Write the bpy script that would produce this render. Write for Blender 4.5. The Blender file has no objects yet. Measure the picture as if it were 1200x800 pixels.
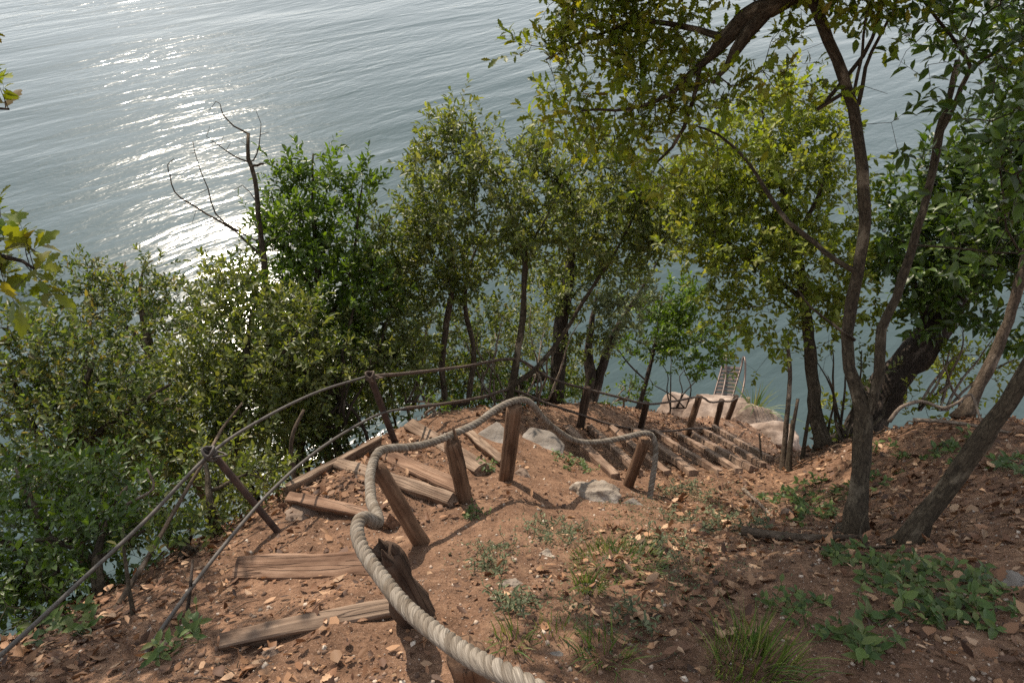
import bpy, math, random
import numpy as np
from mathutils import Vector

rng = np.random.default_rng(7)
S = bpy.context.scene
COL = S.collection
R = math.radians

# ------------------------------------------------------------------ camera
CAM = np.array([0.0, 0.0, 10.2]); PITCH = R(42); F = 800.0
cp, sp = math.cos(PITCH), math.sin(PITCH)
FW = np.array([0, cp, -sp]); RT = np.array([1.0, 0, 0]); UP = np.array([0, sp, cp])
cam = bpy.data.cameras.new('camera'); co = bpy.data.objects.new('camera', cam); COL.objects.link(co)
co.location = CAM; co.rotation_euler = (R(90) - PITCH, 0, 0)
cam.lens = 24; cam.sensor_width = 36; cam.clip_start = .05; cam.clip_end = 6000
S.camera = co

def P(px, py, d):
    """world point seen at photo pixel (px, py) at the given depth in metres"""
    return CAM + d * (FW + (px - 600) / F * RT + (400 - py) / F * UP)

# ------------------------------------------------------------------ noise (numpy value noise)
def _hash(ix, iy, seed):
    h = (ix * 374761393 + iy * 668265263 + seed * 974711) & 0xffffffff
    h = ((h ^ (h >> 13)) * 1274126177) & 0xffffffff
    return ((h ^ (h >> 16)) & 0xffff) / 65535.0
def vnoise(x, y, seed=0):
    x = np.asarray(x, float); y = np.asarray(y, float)
    ix = np.floor(x).astype(np.int64); iy = np.floor(y).astype(np.int64)
    fx = x - ix; fy = y - iy
    fx = fx * fx * (3 - 2 * fx); fy = fy * fy * (3 - 2 * fy)
    a = _hash(ix, iy, seed); b = _hash(ix + 1, iy, seed); c = _hash(ix, iy + 1, seed); d = _hash(ix + 1, iy + 1, seed)
    return (a + (b - a) * fx) * (1 - fy) + (c + (d - c) * fx) * fy - .5

# ------------------------------------------------------------------ terrain
seen = [(600,795,1.70),(0,800,2.0),(1200,800,1.72),(470,720,2.1),(490,630,2.78),(545,590,3.28),(594,560,3.66),
        (800,720,2.1),(800,640,2.75),(700,600,3.45),(735,568,4.2),(850,570,4.3),(800,590,3.85),(1005,618,2.9),
        (1065,635,2.62),(900,640,2.85),(1200,650,2.25),(1200,560,3.1),(1200,500,4.1),(1100,500,4.1),(1125,492,4.3),
        (1000,540,4.1),(940,580,4.1),(690,540,5.2),(680,500,6.0),(770,530,6.2),(805,515,7.6),(870,545,6.7),
        (840,500,9.2),(900,515,9.4),(855,490,10.0),(750,505,7.1),(700,475,7.2),(640,480,6.3),(760,480,8.5),
        (480,500,4.6),(560,540,4.0),(400,545,4.0),(340,585,3.5),(325,622,3.1),(285,670,2.72),(420,670,2.5),
        (630,515,4.9),(520,480,5.6),(463,518,4.3),(560,480,5.8),(220,650,2.95),(150,720,2.4),(100,760,2.2),(95,705,2.62),(0,770,2.22),(-90,810,2.1),(170,668,2.85)]
pts = [P(*s) for s in seen]
def tilt(p, a=R(9)):                    # surveyed points were noted on a gentler slope: lean the whole bank over
    x, y, z = p[0], p[1], p[2] - 8.8
    return np.array([x, y * math.cos(a) + z * math.sin(a), z * math.cos(a) - y * math.sin(a) + CAM[2]])
pts += [tilt(p) for p in [
    (-2.5,2.5,5.1),(-2.3,1.2,6.2),(-3.5,1,5.3),(-3.6,2.6,4.2),(-2,4,4.3),(-1.6,5,3.7),(-.7,6,3.5),(.3,7,2.9),(1.5,8.5,1.6),(-4.6,3,3.0),
    (-3,5.5,2.2),(-1.5,7.3,1.0),(-6,5,0),(-4,7,-.3),(-7,0,3.5),(-12,0,1),(-14,4,-2),(-8,8,-3),(-1.5,9.5,-1.2),(-2,11.5,-3),
    (1.8,10,.0),(2.5,13,-3),(6,13,-3),(10,9,-3),(16,8,-3),(16,0,3),(10,1,4),(7,-2,8),(5,.5,7.3),(3.5,-.5,7.6),(0,0,7.35),
    (0,-1,7.5),(0,-4,9.5),(-4,-3,7.5),(-10,-6,7),(8,-6,11),(-16,-8,6),(18,-8,11),(-16,14,-5),(18,14,-5),(0,15,-5),
    (3,4.7,4.3),(4.5,5,2.9),(4,6.5,2.0),(5.5,3.5,4.4),(6,2,6.0),(7,5,1.0),(5.6,8,0.2),(5.4,10,-1.5),
    (3.4,9.0,1.35),(3.5,10.0,.5),(3.6,11.2,-1.5),(2.6,8.6,1.5),(4.6,9.0,.4),(1.0,1.0,7.16),(-1.2,.2,7.05),(2.2,.6,7.25)]]
pts = np.array(pts)
CC = .35
def _phi(ax, ay, bx, by): return np.sqrt((ax[:, None] - bx[None]) ** 2 + (ay[:, None] - by[None]) ** 2 + CC ** 2)
n = len(pts)
A = np.zeros((n + 3, n + 3)); A[:n, :n] = _phi(pts[:, 0], pts[:, 1], pts[:, 0], pts[:, 1]) - .04 * np.eye(n)
A[:n, n] = 1; A[:n, n + 1:] = pts[:, :2]; A[n, :n] = 1; A[n + 1:, :n] = pts[:, :2].T
WT = np.linalg.solve(A, np.r_[pts[:, 2], 0, 0, 0])
def hgt(x, y):
    x = np.atleast_1d(np.asarray(x, float)); y = np.atleast_1d(np.asarray(y, float)); out = np.empty(len(x))
    for i in range(0, len(x), 20000):
        a, b = x[i:i + 20000], y[i:i + 20000]
        out[i:i + 20000] = _phi(a, b, pts[:, 0], pts[:, 1]) @ WT[:n] + WT[n] + WT[n + 1] * a + WT[n + 2] * b
    out += .07 * vnoise(x * 2.1, y * 2.1, 1) + .04 * vnoise(x * 5.3, y * 5.3, 2) + .022 * vnoise(x * 13, y * 13, 3) + .010 * vnoise(x * 31, y * 31, 4)
    return out
def hnorm(x, y):
    e = .03
    gx = (hgt(x + e, y) - hgt(x - e, y)) / (2 * e); gy = (hgt(x, y + e) - hgt(x, y - e)) / (2 * e)
    v = np.stack([-gx, -gy, np.ones_like(gx)], 1)
    return v / np.linalg.norm(v, axis=1)[:, None]
_ds = np.concatenate([np.arange(.9, 6, .02), np.arange(6, 16, .05)])
def G(px, py, lift=0.0):
    """where the ray through the pixel meets the terrain"""
    q = CAM + _ds[:, None] * (FW + (px - 600) / F * RT + (400 - py) / F * UP)
    below = q[:, 2] < hgt(q[:, 0], q[:, 1])
    i = int(np.argmax(below)) if below.any() else len(_ds) - 1
    p = q[i].copy(); p[2] += lift
    return p

SUN_AZ, SUN_EL = R(-26), R(40)          # azimuth from the view direction (+Y), clockwise
SD = np.array([math.sin(SUN_AZ) * math.cos(SUN_EL), math.cos(SUN_AZ) * math.cos(SUN_EL), math.sin(SUN_EL)])
def shade_clump(px, py, s, r=.4, k=1.0, dep=None):
    """an unseen leafy clump added for shade s metres from the ground point towards the sun (as px, py, depth, radii)"""
    if px > 700: r *= 1.3; k *= 1.25
    for _ in range(30):                 # far enough up that the added clump casts its shade from out of view
        q = (G(px, py) if dep is None else P(px, py, dep)) + SD * s - CAM; d = q @ FW
        if (q @ UP) / d > .5 + 1.6 * r / d: break
        s += .15
    return (600 + F * (q @ RT) / d, 400 - F * (q @ UP) / d, d, r * F / d, r * .75 * F / d, r, k)
# ------------------------------------------------------------------ node helpers
def new_mat(name):
    m = bpy.data.materials.new(name); m.use_nodes = True
    nt = m.node_tree; nt.nodes.clear()
    out = nt.nodes.new('ShaderNodeOutputMaterial')
    b = nt.nodes.new('ShaderNodeBsdfPrincipled'); nt.links.new(b.outputs[0], out.inputs[0])
    return m, nt, b, out
def N(nt, t, **kw):
    nd = nt.nodes.new(t)
    for k, v in kw.items():
        if k in nd.inputs: nd.inputs[k].default_value = v
        else: setattr(nd, k, v)
    return nd
def ramp(nt, src, stops, interp='LINEAR'):
    r = nt.nodes.new('ShaderNodeValToRGB'); r.color_ramp.interpolation = interp
    el = r.color_ramp.elements
    while len(el) > 1: el.remove(el[-1])
    el[0].position = stops[0][0]; el[0].color = (*stops[0][1], 1)
    for p_, c in stops[1:]:
        e = el.new(p_); e.color = (*c, 1)
    nt.links.new(src, r.inputs[0]); return r
def noise(nt, vec, scale, detail=4, rough=.55, dist=0):
    t = N(nt, 'ShaderNodeTexNoise'); t.inputs['Scale'].default_value = scale; t.inputs['Detail'].default_value = detail
    t.inputs['Roughness'].default_value = rough; t.inputs['Distortion'].default_value = dist
    if vec is not None: nt.links.new(vec, t.inputs['Vector'])
    return t
def mapping(nt, vec, scale=(1, 1, 1), rot=(0, 0, 0)):
    m = N(nt, 'ShaderNodeMapping'); m.inputs['Scale'].default_value = scale; m.inputs['Rotation'].default_value = rot
    nt.links.new(vec, m.inputs['Vector']); return m.outputs[0]
def bump(nt, h, bsdf, strength=.5, dist=.02, prev=None):
    b = N(nt, 'ShaderNodeBump'); b.inputs['Strength'].default_value = strength; b.inputs['Distance'].default_value = dist
    nt.links.new(h, b.inputs['Height'])
    if prev is not None: nt.links.new(prev, b.inputs['Normal'])
    if bsdf is not None: nt.links.new(b.outputs[0], bsdf.inputs['Normal'])
    return b.outputs[0]
def attr(nt, name): return N(nt, 'ShaderNodeAttribute', attribute_name=name)
def mixc(nt, fac, a, b, mode='MIX'):
    m = N(nt, 'ShaderNodeMix', data_type='RGBA', blend_type=mode)
    for sock, v in ((m.inputs[0], fac), (m.inputs[6], a), (m.inputs[7], b)):
        if isinstance(v, bpy.types.NodeSocket): nt.links.new(v, sock)
        elif isinstance(v, (int, float)): sock.default_value = v
        else: sock.default_value = (*v, 1)
    return m.outputs[2]

def leaf_mat(name, cols, trans=.42, tint=(1.25, 1.2, .55), rough=.42, spec=.35):
    """per-leaf colour from the attribute rnd; a part of the light passes through the blade"""
    m, nt, b, out = new_mat(name)
    a = attr(nt, 'rnd'); sep = N(nt, 'ShaderNodeSeparateColor'); nt.links.new(a.outputs['Color'], sep.inputs[0])
    r = ramp(nt, sep.outputs[0], [(i / max(1, len(cols) - 1) if len(cols[0]) == 3 else c[3], c[:3]) for i, c in enumerate(cols)])
    hs = N(nt, 'ShaderNodeHueSaturation'); nt.links.new(r.outputs[0], hs.inputs['Color'])
    mr = N(nt, 'ShaderNodeMapRange'); mr.inputs['To Min'].default_value = .65; mr.inputs['To Max'].default_value = 1.35
    nt.links.new(sep.outputs[1], mr.inputs['Value']); nt.links.new(mr.outputs[0], hs.inputs['Value'])
    nt.links.new(hs.outputs[0], b.inputs['Base Color'])
    b.inputs['Roughness'].default_value = rough; b.inputs['Specular IOR Level'].default_value = spec
    if trans > 0:
        t = N(nt, 'ShaderNodeBsdfTranslucent')
        tc = mixc(nt, 1.0, hs.outputs[0], tint, 'MULTIPLY'); nt.links.new(tc, t.inputs['Color'])
        mx = N(nt, 'ShaderNodeMixShader'); mx.inputs[0].default_value = trans
        nt.links.new(b.outputs[0], mx.inputs[1]); nt.links.new(t.outputs[0], mx.inputs[2]); nt.links.new(mx.outputs[0], out.inputs[0])
    return m
def bark_mat(name, c0, c1, c2, scale=1.0):
    m, nt, b, out = new_mat(name)
    tc = attr(nt, 'tc').outputs['Vector']
    n1 = noise(nt, mapping(nt, tc, (26 * scale, 62 * scale, 62 * scale)), 1, 7, .7, .6)
    n2 = noise(nt, mapping(nt, tc, (7, 13, 13)), 1, 4, .6); n3 = noise(nt, mapping(nt, tc, (110, 190, 190)), 1, 4, .65)
    vo = N(nt, 'ShaderNodeTexVoronoi', feature='DISTANCE_TO_EDGE'); nt.links.new(mapping(nt, tc, (22 * scale, 60 * scale, 60 * scale)), vo.inputs['Vector']); vo.inputs['Scale'].default_value = 1
    fis = ramp(nt, vo.outputs['Distance'], [(.0, (.35, .33, .3)), (.10, (1, 1, 1))]).outputs[0]
    c = ramp(nt, n1.outputs['Fac'], [(.3, c0), (.52, c1), (.74, c2)]).outputs[0]
    c = mixc(nt, .55, c, mixc(nt, 1.0, c, fis, 'MULTIPLY'))
    lich = ramp(nt, n2.outputs['Fac'], [(.55, (0, 0, 0)), (.66, (.75, .75, .75))]).outputs[0]
    c = mixc(nt, lich, c, tuple(min(.4, x * 1.5 + .015) for x in c2)); nt.links.new(c, b.inputs['Base Color'])
    b.inputs['Roughness'].default_value = .9; b.inputs['Specular IOR Level'].default_value = .2
    p = bump(nt, n1.outputs['Fac'], None, .8, .010); p = bump(nt, fis, None, .5, .004, p); bump(nt, n3.outputs['Fac'], b, .5, .003, p)
    return m
def wood_mat(name, dark, mid, light, grain=1.0, crack=.4):
    m, nt, b, out = new_mat(name)
    tc = attr(nt, 'tc').outputs['Vector']
    g = noise(nt, mapping(nt, tc, (2.2, 45 * grain, 45 * grain)), 1, 6, .65, .3)
    g2 = noise(nt, mapping(nt, tc, (9, 150, 150)), 1, 3, .6)
    st = noise(nt, mapping(nt, tc, (5, 12, 12)), 1, 4)
    c = ramp(nt, g.outputs['Fac'], [(.28, dark), (.5, mid), (.72, light)]).outputs[0]
    s = ramp(nt, st.outputs['Fac'], [(.35, (.55, .5, .47)), (.6, (1, 1, 1))]).outputs[0]
    c = mixc(nt, 1.0, c, s, 'MULTIPLY')
    ck = noise(nt, mapping(nt, tc, (1.4, 26, 26)), 1, 2, .4, .8)
    ckr = ramp(nt, ck.outputs['Fac'], [(.47, (1, 1, 1)), (.495, (.12, .1, .1)), (.505, (.12, .1, .1)), (.53, (1, 1, 1))]).outputs[0]
    c = mixc(nt, crack, c, mixc(nt, 1.0, c, ckr, 'MULTIPLY')); nt.links.new(c, b.inputs['Base Color'])
    b.inputs['Roughness'].default_value = .85; b.inputs['Specular IOR Level'].default_value = .25
    p = bump(nt, g.outputs['Fac'], None, .6, .006); p = bump(nt, ckr, None, .8, .004, p); bump(nt, g2.outputs['Fac'], b, .4, .002, p)
    return m
def rock_mat(name, c0, c1, c2, scale=6):
    m, nt, b, out = new_mat(name)
    o = N(nt, 'ShaderNodeTexCoord').outputs['Object']
    a = noise(nt, o, scale, 8, .65); f = noise(nt, o, scale * 7, 5, .6); s = noise(nt, o, scale * .4, 3)
    c = ramp(nt, a.outputs['Fac'], [(.3, c0), (.5, c1), (.68, c2)]).outputs[0]
    st = ramp(nt, s.outputs['Fac'], [(.4, (.62, .55, .48)), (.6, (1, 1, 1))]).outputs[0]
    c = mixc(nt, .8, c, mixc(nt, 1.0, c, st, 'MULTIPLY')); nt.links.new(c, b.inputs['Base Color'])
    b.inputs['Roughness'].default_value = .9
    p = bump(nt, a.outputs['Fac'], None, .7, .05); bump(nt, f.outputs['Fac'], b, .6, .012, p)
    return m
def plain_mat(name, col, rough=.6, metal=0, nscale=30, amt=.3):
    m, nt, b, out = new_mat(name)
    tc = attr(nt, 'tc').outputs['Vector']
    a = noise(nt, tc, nscale, 5)
    c = ramp(nt, a.outputs['Fac'], [(.3, tuple(x * (1 - amt) for x in col)), (.7, tuple(min(1, x * (1 + amt)) for x in col))]).outputs[0]
    nt.links.new(c, b.inputs['Base Color']); b.inputs['Roughness'].default_value = rough; b.inputs['Metallic'].default_value = metal
    bump(nt, a.outputs['Fac'], b, .3, .003)
    return m

M = {}
M['leaf_center'] = leaf_mat('grey green leaf', [(.058, .086, .018), (.105, .138, .034), (.150, .172, .058), (.195, .195, .085)], .50, (1.4, 1.35, .40), .40, .42)
M['leaf_laurel'] = leaf_mat('deep green glossy leaf', [(.048, .086, .010), (.082, .135, .016), (.125, .175, .026)], .48, (1.35, 1.4, .4), .38, .38)
M['leaf_pale'] = leaf_mat('pale green leaf', [(.105, .150, .018), (.155, .200, .028), (.205, .240, .048), (.26, .25, .08)], .52, (1.4, 1.35, .4), .45, .35)
M['leaf_oak'] = leaf_mat('yellowing oak leaf', [(.085, .130, .012), (.130, .178, .016), (.175, .210, .022), (.22, .215, .030), (.20, .11, .03)], .55, (1.4, 1.3, .35), .45, .35)
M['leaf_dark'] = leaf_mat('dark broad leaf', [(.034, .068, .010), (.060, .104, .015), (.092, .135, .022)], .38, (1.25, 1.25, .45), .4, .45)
M['leaf_left'] = leaf_mat('olive green leaf', [(.032, .058, .013), (.060, .094, .022), (.096, .130, .040), (.135, .152, .058), (.18, .12, .045)], .50, (1.4, 1.35, .4), .42, .38)
M['leaf_olive'] = leaf_mat('silvery leaf', [(0.110, 0.143, 0.066), (0.154, 0.187, 0.094), (0.198, 0.220, 0.121)], .4, (1.2, 1.1, .6), .5, .4)
M['leaf_yellow'] = leaf_mat('yellow autumn leaf', [(.075, .125, .012), (.12, .17, .016), (.17, .19, .020), (.17, .11, .022)], .5, (1.3, 1.15, .35), .45, .4)
M['herb'] = leaf_mat('herb leaf', [(.038, .072, .016), (.065, .108, .022), (.10, .145, .034), (.14, .16, .05)], .35, (1.2, 1.2, .5), .5, .35)
M['herb_grey'] = leaf_mat('dry grey green herb', [(.07, .095, .045), (.11, .13, .065), (.16, .165, .09)], .3, (1.1, 1.1, .6), .6, .3)
M['grass'] = leaf_mat('grass blade', [(.05, .095, .022), (.085, .14, .03), (.14, .17, .05), (.22, .20, .09)], .4, (1.2, 1.2, .5), .5, .35)
M['litter'] = leaf_mat('dead leaf', [(.048, .026, .017), (.11, .055, .031), (.19, .097, .051), (.28, .158, .085), (.38, .25, .155)], .12, (1.1, .9, .7), .65, .3)
M['gravel'] = leaf_mat('gravel chip', [(.10, .062, .044), (.16, .10, .07), (.22, .145, .10), (.31, .235, .18), (.46, .395, .325)], 0, rough=.9, spec=.2)
M['bark'] = bark_mat('grey brown bark', (.020, .015, .010), (.052, .039, .025), (.112, .088, .058))
M['bark_light'] = bark_mat('smooth tan bark', (.036, .026, .018), (.082, .060, .042), (.145, .110, .080))
M['bark_dark'] = bark_mat('dark oak bark', (.016, .012, .009), (.040, .030, .023), (.080, .060, .046))
M['deadwood'] = bark_mat('bleached dead wood', (.09, .065, .05), (.19, .145, .11), (.30, .245, .195))
M['post_wood'] = wood_mat('brown post timber', (.062, .036, .021), (.150, .088, .052), (.25, .158, .10))
M['post_dark'] = wood_mat('dark weathered post timber', (.028, .017, .012), (.065, .040, .026), (.12, .078, .052))
M['step_wood'] = wood_mat('weathered step timber', (.11, .074, .051), (.225, .158, .111), (.35, .265, .195), .8)
M['step_red'] = wood_mat('reddish step timber', (.10, .056, .034), (.205, .122, .078), (.31, .205, .14), .8)
M['step_dim'] = wood_mat('dusty brown step timber', (.12, .075, .052), (.23, .155, .11), (.33, .235, .17), .8)
M['cable'] = plain_mat('grey sheathed cable', (.062, .052, .044), .7, 0, 40, .25)
M['line'] = plain_mat('weathered brown rope', (.075, .052, .038), .85, 0, 60, .4)
M['iron'] = plain_mat('rusted iron', (.055, .032, .023), .8, .2, 25, .5)
M['steel'] = plain_mat('rusty steel tube', (.065, .045, .036), .4, .5, 30, .15)
M['tread'] = plain_mat('grey ladder tread', (.075, .052, .042), .7, 0, 30, .25)
M['rock_white'] = rock_mat('white limestone', (.16, .13, .105), (.32, .28, .235), (.50, .455, .40))
M['rock_pink'] = rock_mat('warm limestone', (.115, .080, .060), (.235, .175, .135), (.37, .29, .23), 5)
M['slab'] = rock_mat('grey stone slab', (.14, .125, .112), (.23, .21, .19), (.32, .295, .27), 5)
# rope fibre
m, nt, b, out = new_mat('beige rope fibre'); M['rope'] = m
tc = attr(nt, 'tc').outputs['Vector']
a1 = noise(nt, mapping(nt, tc, (35, 500, 500)), 1, 4, .6); a2 = noise(nt, mapping(nt, tc, (9, 20, 20)), 1, 4)
c = ramp(nt, a1.outputs['Fac'], [(.3, (.095, .08, .064)), (.5, (.205, .176, .142)), (.72, (.35, .31, .258))]).outputs[0]
c = mixc(nt, 1.0, c, ramp(nt, a2.outputs['Fac'], [(.35, (.50, .45, .40)), (.62, (1, 1, 1))]).outputs[0], 'MULTIPLY')
nt.links.new(c, b.inputs['Base Color']); b.inputs['Roughness'].default_value = .85; b.inputs['Specular IOR Level'].default_value = .25
bump(nt, a1.outputs['Fac'], b, .7, .002)
# soil
m, nt, b, out = new_mat('red brown soil'); M['soil'] = m
o = N(nt, 'ShaderNodeTexCoord').outputs['Object']
s1 = noise(nt, o, 1.3, 5, .6); s2 = noise(nt, o, 9, 6, .65); s3 = noise(nt, o, 60, 5, .7); s4 = noise(nt, o, 190, 3, .6)
c = ramp(nt, s2.outputs['Fac'], [(.28, (.100, .058, .037)), (.5, (.182, .106, .067)), (.72, (.285, .178, .115))]).outputs[0]
c = mixc(nt, .75, c, mixc(nt, 1.0, c, ramp(nt, s3.outputs['Fac'], [(.3, (.45, .42, .4)), (.52, (1, 1, 1)), (.72, (1.5, 1.5, 1.5))]).outputs[0], 'MULTIPLY'))
c = mixc(nt, .6, c, mixc(nt, 1.0, c, ramp(nt, s1.outputs['Fac'], [(.35, (.62, .6, .58)), (.62, (1.15, 1.1, 1.05))]).outputs[0], 'MULTIPLY'))
gr = ramp(nt, s4.outputs['Fac'], [(.60, (0, 0, 0)), (.70, (1, 1, 1))]).outputs[0]
c = mixc(nt, gr, c, (.34, .235, .175)); nt.links.new(c, b.inputs['Base Color'])
b.inputs['Roughness'].default_value = .95; b.inputs['Specular IOR Level'].default_value = .15
p = bump(nt, s2.outputs['Fac'], None, .7, .05); p = bump(nt, s3.outputs['Fac'], None, .8, .015, p); bump(nt, s4.outputs['Fac'], b, .7, .005, p)
# water
m, nt, b, out = new_mat('lake water'); M['water'] = m
o = N(nt, 'ShaderNodeTexCoord').outputs['Object']
def wave(sx, sy, rot, dist=.0, detail=2):
    v = mapping(nt, mapping(nt, o, (1, 1, 1), (0, 0, R(-rot))), (sx, sy, 1))
    return noise(nt, v, 1, detail, .5, dist).outputs['Fac']
b.inputs['Base Color'].default_value = (.046, .070, .071, 1); b.inputs['Roughness'].default_value = .17; b.inputs['IOR'].default_value = 1.333
p = bump(nt, wave(.035, .11, 20, .4), None, 1.0, .30)
wind = ramp(nt, noise(nt, mapping(nt, o, (.035, .07, 1)), 1, 3, .5, .6).outputs['Fac'], [(.36, (.35, .35, .35)), (.62, (1, 1, 1))]).outputs[0]
p = bump(nt, wave(.16, .85, 30, .5, 2), None, 1.0, .075, p)
p = bump(nt, wave(.8, 2.6, 40, .6, 3), None, 1.0, .040, p)
bump(nt, wave(4.4, 7.0, 25, .4, 2), b, 1.0, .011, p)
for nd in nt.nodes:                      # gusts: ripples stronger in some patches
    if nd.bl_idname == 'ShaderNodeBump' and nd.inputs['Distance'].default_value < .06: nt.links.new(wind, nd.inputs['Strength'])

# ------------------------------------------------------------------ mesh building
def mesh_obj(name, V, Fc, mat, parent=None, origin=None, smooth=False, attrs=None):
    V = np.asarray(V, float)
    if origin is None: origin = np.zeros(3)
    me = bpy.data.meshes.new(name)
    if isinstance(Fc, tuple) and isinstance(Fc[0], np.ndarray):      # (loop verts, loop starts, loop totals)
        lv, ls, lt = Fc
        me.vertices.add(len(V)); me.vertices.foreach_set('co', (V - origin).astype(np.float32).ravel())
        me.loops.add(len(lv)); me.loops.foreach_set('vertex_index', lv.astype(np.int32))
        me.polygons.add(len(ls)); me.polygons.foreach_set('loop_start', ls.astype(np.int32)); me.polygons.foreach_set('loop_total', lt.astype(np.int32))
        me.update(calc_edges=True)
    else:
        me.from_pydata((V - origin).tolist(), [], Fc)
    for k, (dom, typ, arr) in (attrs or {}).items():
        at = me.attributes.new(k, typ, dom)
        if typ == 'FLOAT_COLOR': at.data.foreach_set('color', np.asarray(arr, np.float32).ravel())
        else: at.data.foreach_set('vector', np.asarray(arr, np.float32).ravel())
    if smooth: me.polygons.foreach_set('use_smooth', np.ones(len(me.polygons), bool))
    me.materials.append(mat)
    ob = bpy.data.objects.new(name, me); COL.objects.link(ob)
    if parent is not None:
        ob.parent = parent
    else: ob.location = origin
    return ob
def tag(o, label, cat, group=None):
    o['label'] = label; o['category'] = cat
    if group: o['group'] = group
    return o
def empty(name, loc, label, cat, group=None):
    o = bpy.data.objects.new(name, None); COL.objects.link(o); o.location = loc; o.empty_display_size = .1
    return tag(o, label, cat, group)
def unit(v):
    v = np.asarray(v, float); l = np.linalg.norm(v, axis=-1, keepdims=True); return v / np.maximum(l, 1e-9)

class MB:
    """collects tubes and boxes into one mesh"""
    def __init__(s): s.V = []; s.F = []; s.T = []; s.n = 0
    def add(s, V, Fc, T):
        s.V.append(np.asarray(V, float)); s.T.append(np.asarray(T, float)); s.F += [tuple(i + s.n for i in f) for f in Fc]; s.n += len(V)
    def tube(s, pts, rad, sides=8, cap=True, wob=0.0, seed=0):
        pts = np.asarray(pts, float); k = len(pts); rad = np.broadcast_to(np.asarray(rad, float), (k,))
        tan = unit(np.gradient(pts, axis=0)); ref = np.array([0, 0, 1.0]) if abs(tan[0][2]) < .9 else np.array([0, 1.0, 0])
        us = []; u = unit(np.cross(tan[0], ref))
        for t in tan:
            u = unit(u - t * np.dot(u, t)); us.append(u)
        us = np.array(us); vs = np.cross(tan, us)
        th = np.linspace(0, 2 * np.pi, sides, endpoint=False)
        L = np.r_[0, np.cumsum(np.linalg.norm(np.diff(pts, axis=0), axis=1))]
        rr = np.repeat(rad[:, None], sides, 1)
        if wob: rr = rr * (1 + wob * 2 * vnoise(th[None] * 1.3 + 0 * L[:, None] + seed, L[:, None] * 9 + th[None] * 0 + seed * 3, 11) + wob * vnoise(th[None] * 2.9 + 0 * L[:, None], L[:, None] * 25 + 0 * th[None], 12))
        ring = pts[:, None] + rr[..., None] * (np.cos(th)[None, :, None] * us[:, None] + np.sin(th)[None, :, None] * vs[:, None])
        T = np.stack([np.repeat(L[:, None], sides, 1) + seed * 1.7, rr * np.cos(th), rr * np.sin(th)], -1)
        V = ring.reshape(-1, 3); T = T.reshape(-1, 3)
        i = np.arange(k - 1)[:, None] * sides; j = np.arange(sides)[None]; j2 = (j + 1) % sides
        Fq = np.stack([i + j, i + j2, i + sides + j2, i + sides + j], -1).reshape(-1, 4)
        Fc = [tuple(q) for q in Fq.tolist()]
        if cap:
            Fc.append(tuple(range(sides - 1, -1, -1))); Fc.append(tuple((k - 1) * sides + q for q in range(sides)))
        s.add(V, Fc, T)
    def build(s, name, mat, parent=None, origin=None, smooth=True):
        return mesh_obj(name, np.concatenate(s.V), s.F, mat, parent, origin, smooth, {'tc': ('POINT', 'FLOAT_VECTOR', np.concatenate(s.T))})

def spline(pts, step=.05):
    """Catmull-Rom through rows (any width), resampled"""
    p = np.asarray(pts, float)
    if len(p) == 2: p = np.stack([p[0], (p[0] + p[1]) / 2, p[1]])
    q = np.vstack([2 * p[0] - p[1], p, 2 * p[-1] - p[-2]]); out = []
    for i in range(1, len(q) - 2):
        d = np.linalg.norm(q[i + 1][:3] - q[i][:3]); kk = max(2, int(d / step))
        t = np.linspace(0, 1, kk, endpoint=False)[:, None]
        out.append(.5 * ((2 * q[i]) + (-q[i - 1] + q[i + 1]) * t + (2 * q[i - 1] - 5 * q[i] + 4 * q[i + 1] - q[i + 2]) * t ** 2 + (-q[i - 1] + 3 * q[i] - 3 * q[i + 1] + q[i + 2]) * t ** 3))
    out.append(p[-1:]); return np.vstack(out)
def PX(lst):
    """[(px, py, depth, radius)] -> rows x y z r"""
    return np.array([[*P(a[0], a[1], a[2]), a[3]] for a in lst])

# ------------------------------------------------------------------ leaves
def tpl_simple():
    V = np.array([(0, 0, 0), (.33, .46, .10), (.72, .36, .06), (1, 0, -.08), (.72, -.36, .06), (.33, -.46, .10)], float)
    return V, [(0, 3, 2, 1), (0, 5, 4, 3)]
def tpl_fine():
    V = np.array([(0, 0, 0), (.12, .2, .04), (.36, .48, .11), (.7, .38, .05), (.9, .14, -.06), (1.05, 0, -.14), (.9, -.14, -.06), (.7, -.38, .05), (.36, -.48, .11), (.12, -.2, .04), (.4, 0, 0), (.75, 0, -.03)], float)
    return V, [(0, 10, 2, 1), (10, 11, 3, 2), (11, 5, 4, 3), (0, 9, 8, 10), (10, 8, 7, 11), (11, 7, 6, 5)]
def tpl_oak():
    up = [(.10, .06), (.24, .26), (.32, .18), (.46, .44), (.55, .26), (.70, .42), (.80, .22), (.93, .20)]
    z = lambda x, y: .12 * y - .25 * (x - .3) ** 2
    V = [(0, 0, 0)] + [(x, y, z(x, y)) for x, y in up] + [(1.02, 0, z(1.02, 0))] + [(x, -y, z(x, y)) for x, y in up[::-1]]
    V.append((.30, 0, 0)); V.append((.66, 0, z(.66, 0)))
    return np.array(V, float), [(0, 18, 2, 1), (18, 4, 3, 2), (18, 19, 5, 4), (19, 6, 5), (19, 9, 8, 7), (19, 7, 6), (0, 17, 16, 18), (18, 16, 15, 14), (18, 14, 13, 19), (19, 13, 12), (19, 11, 10, 9), (19, 12, 11)]
TPL = {'simple': tpl_simple(), 'fine': tpl_fine(), 'oak': tpl_oak()}
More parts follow.
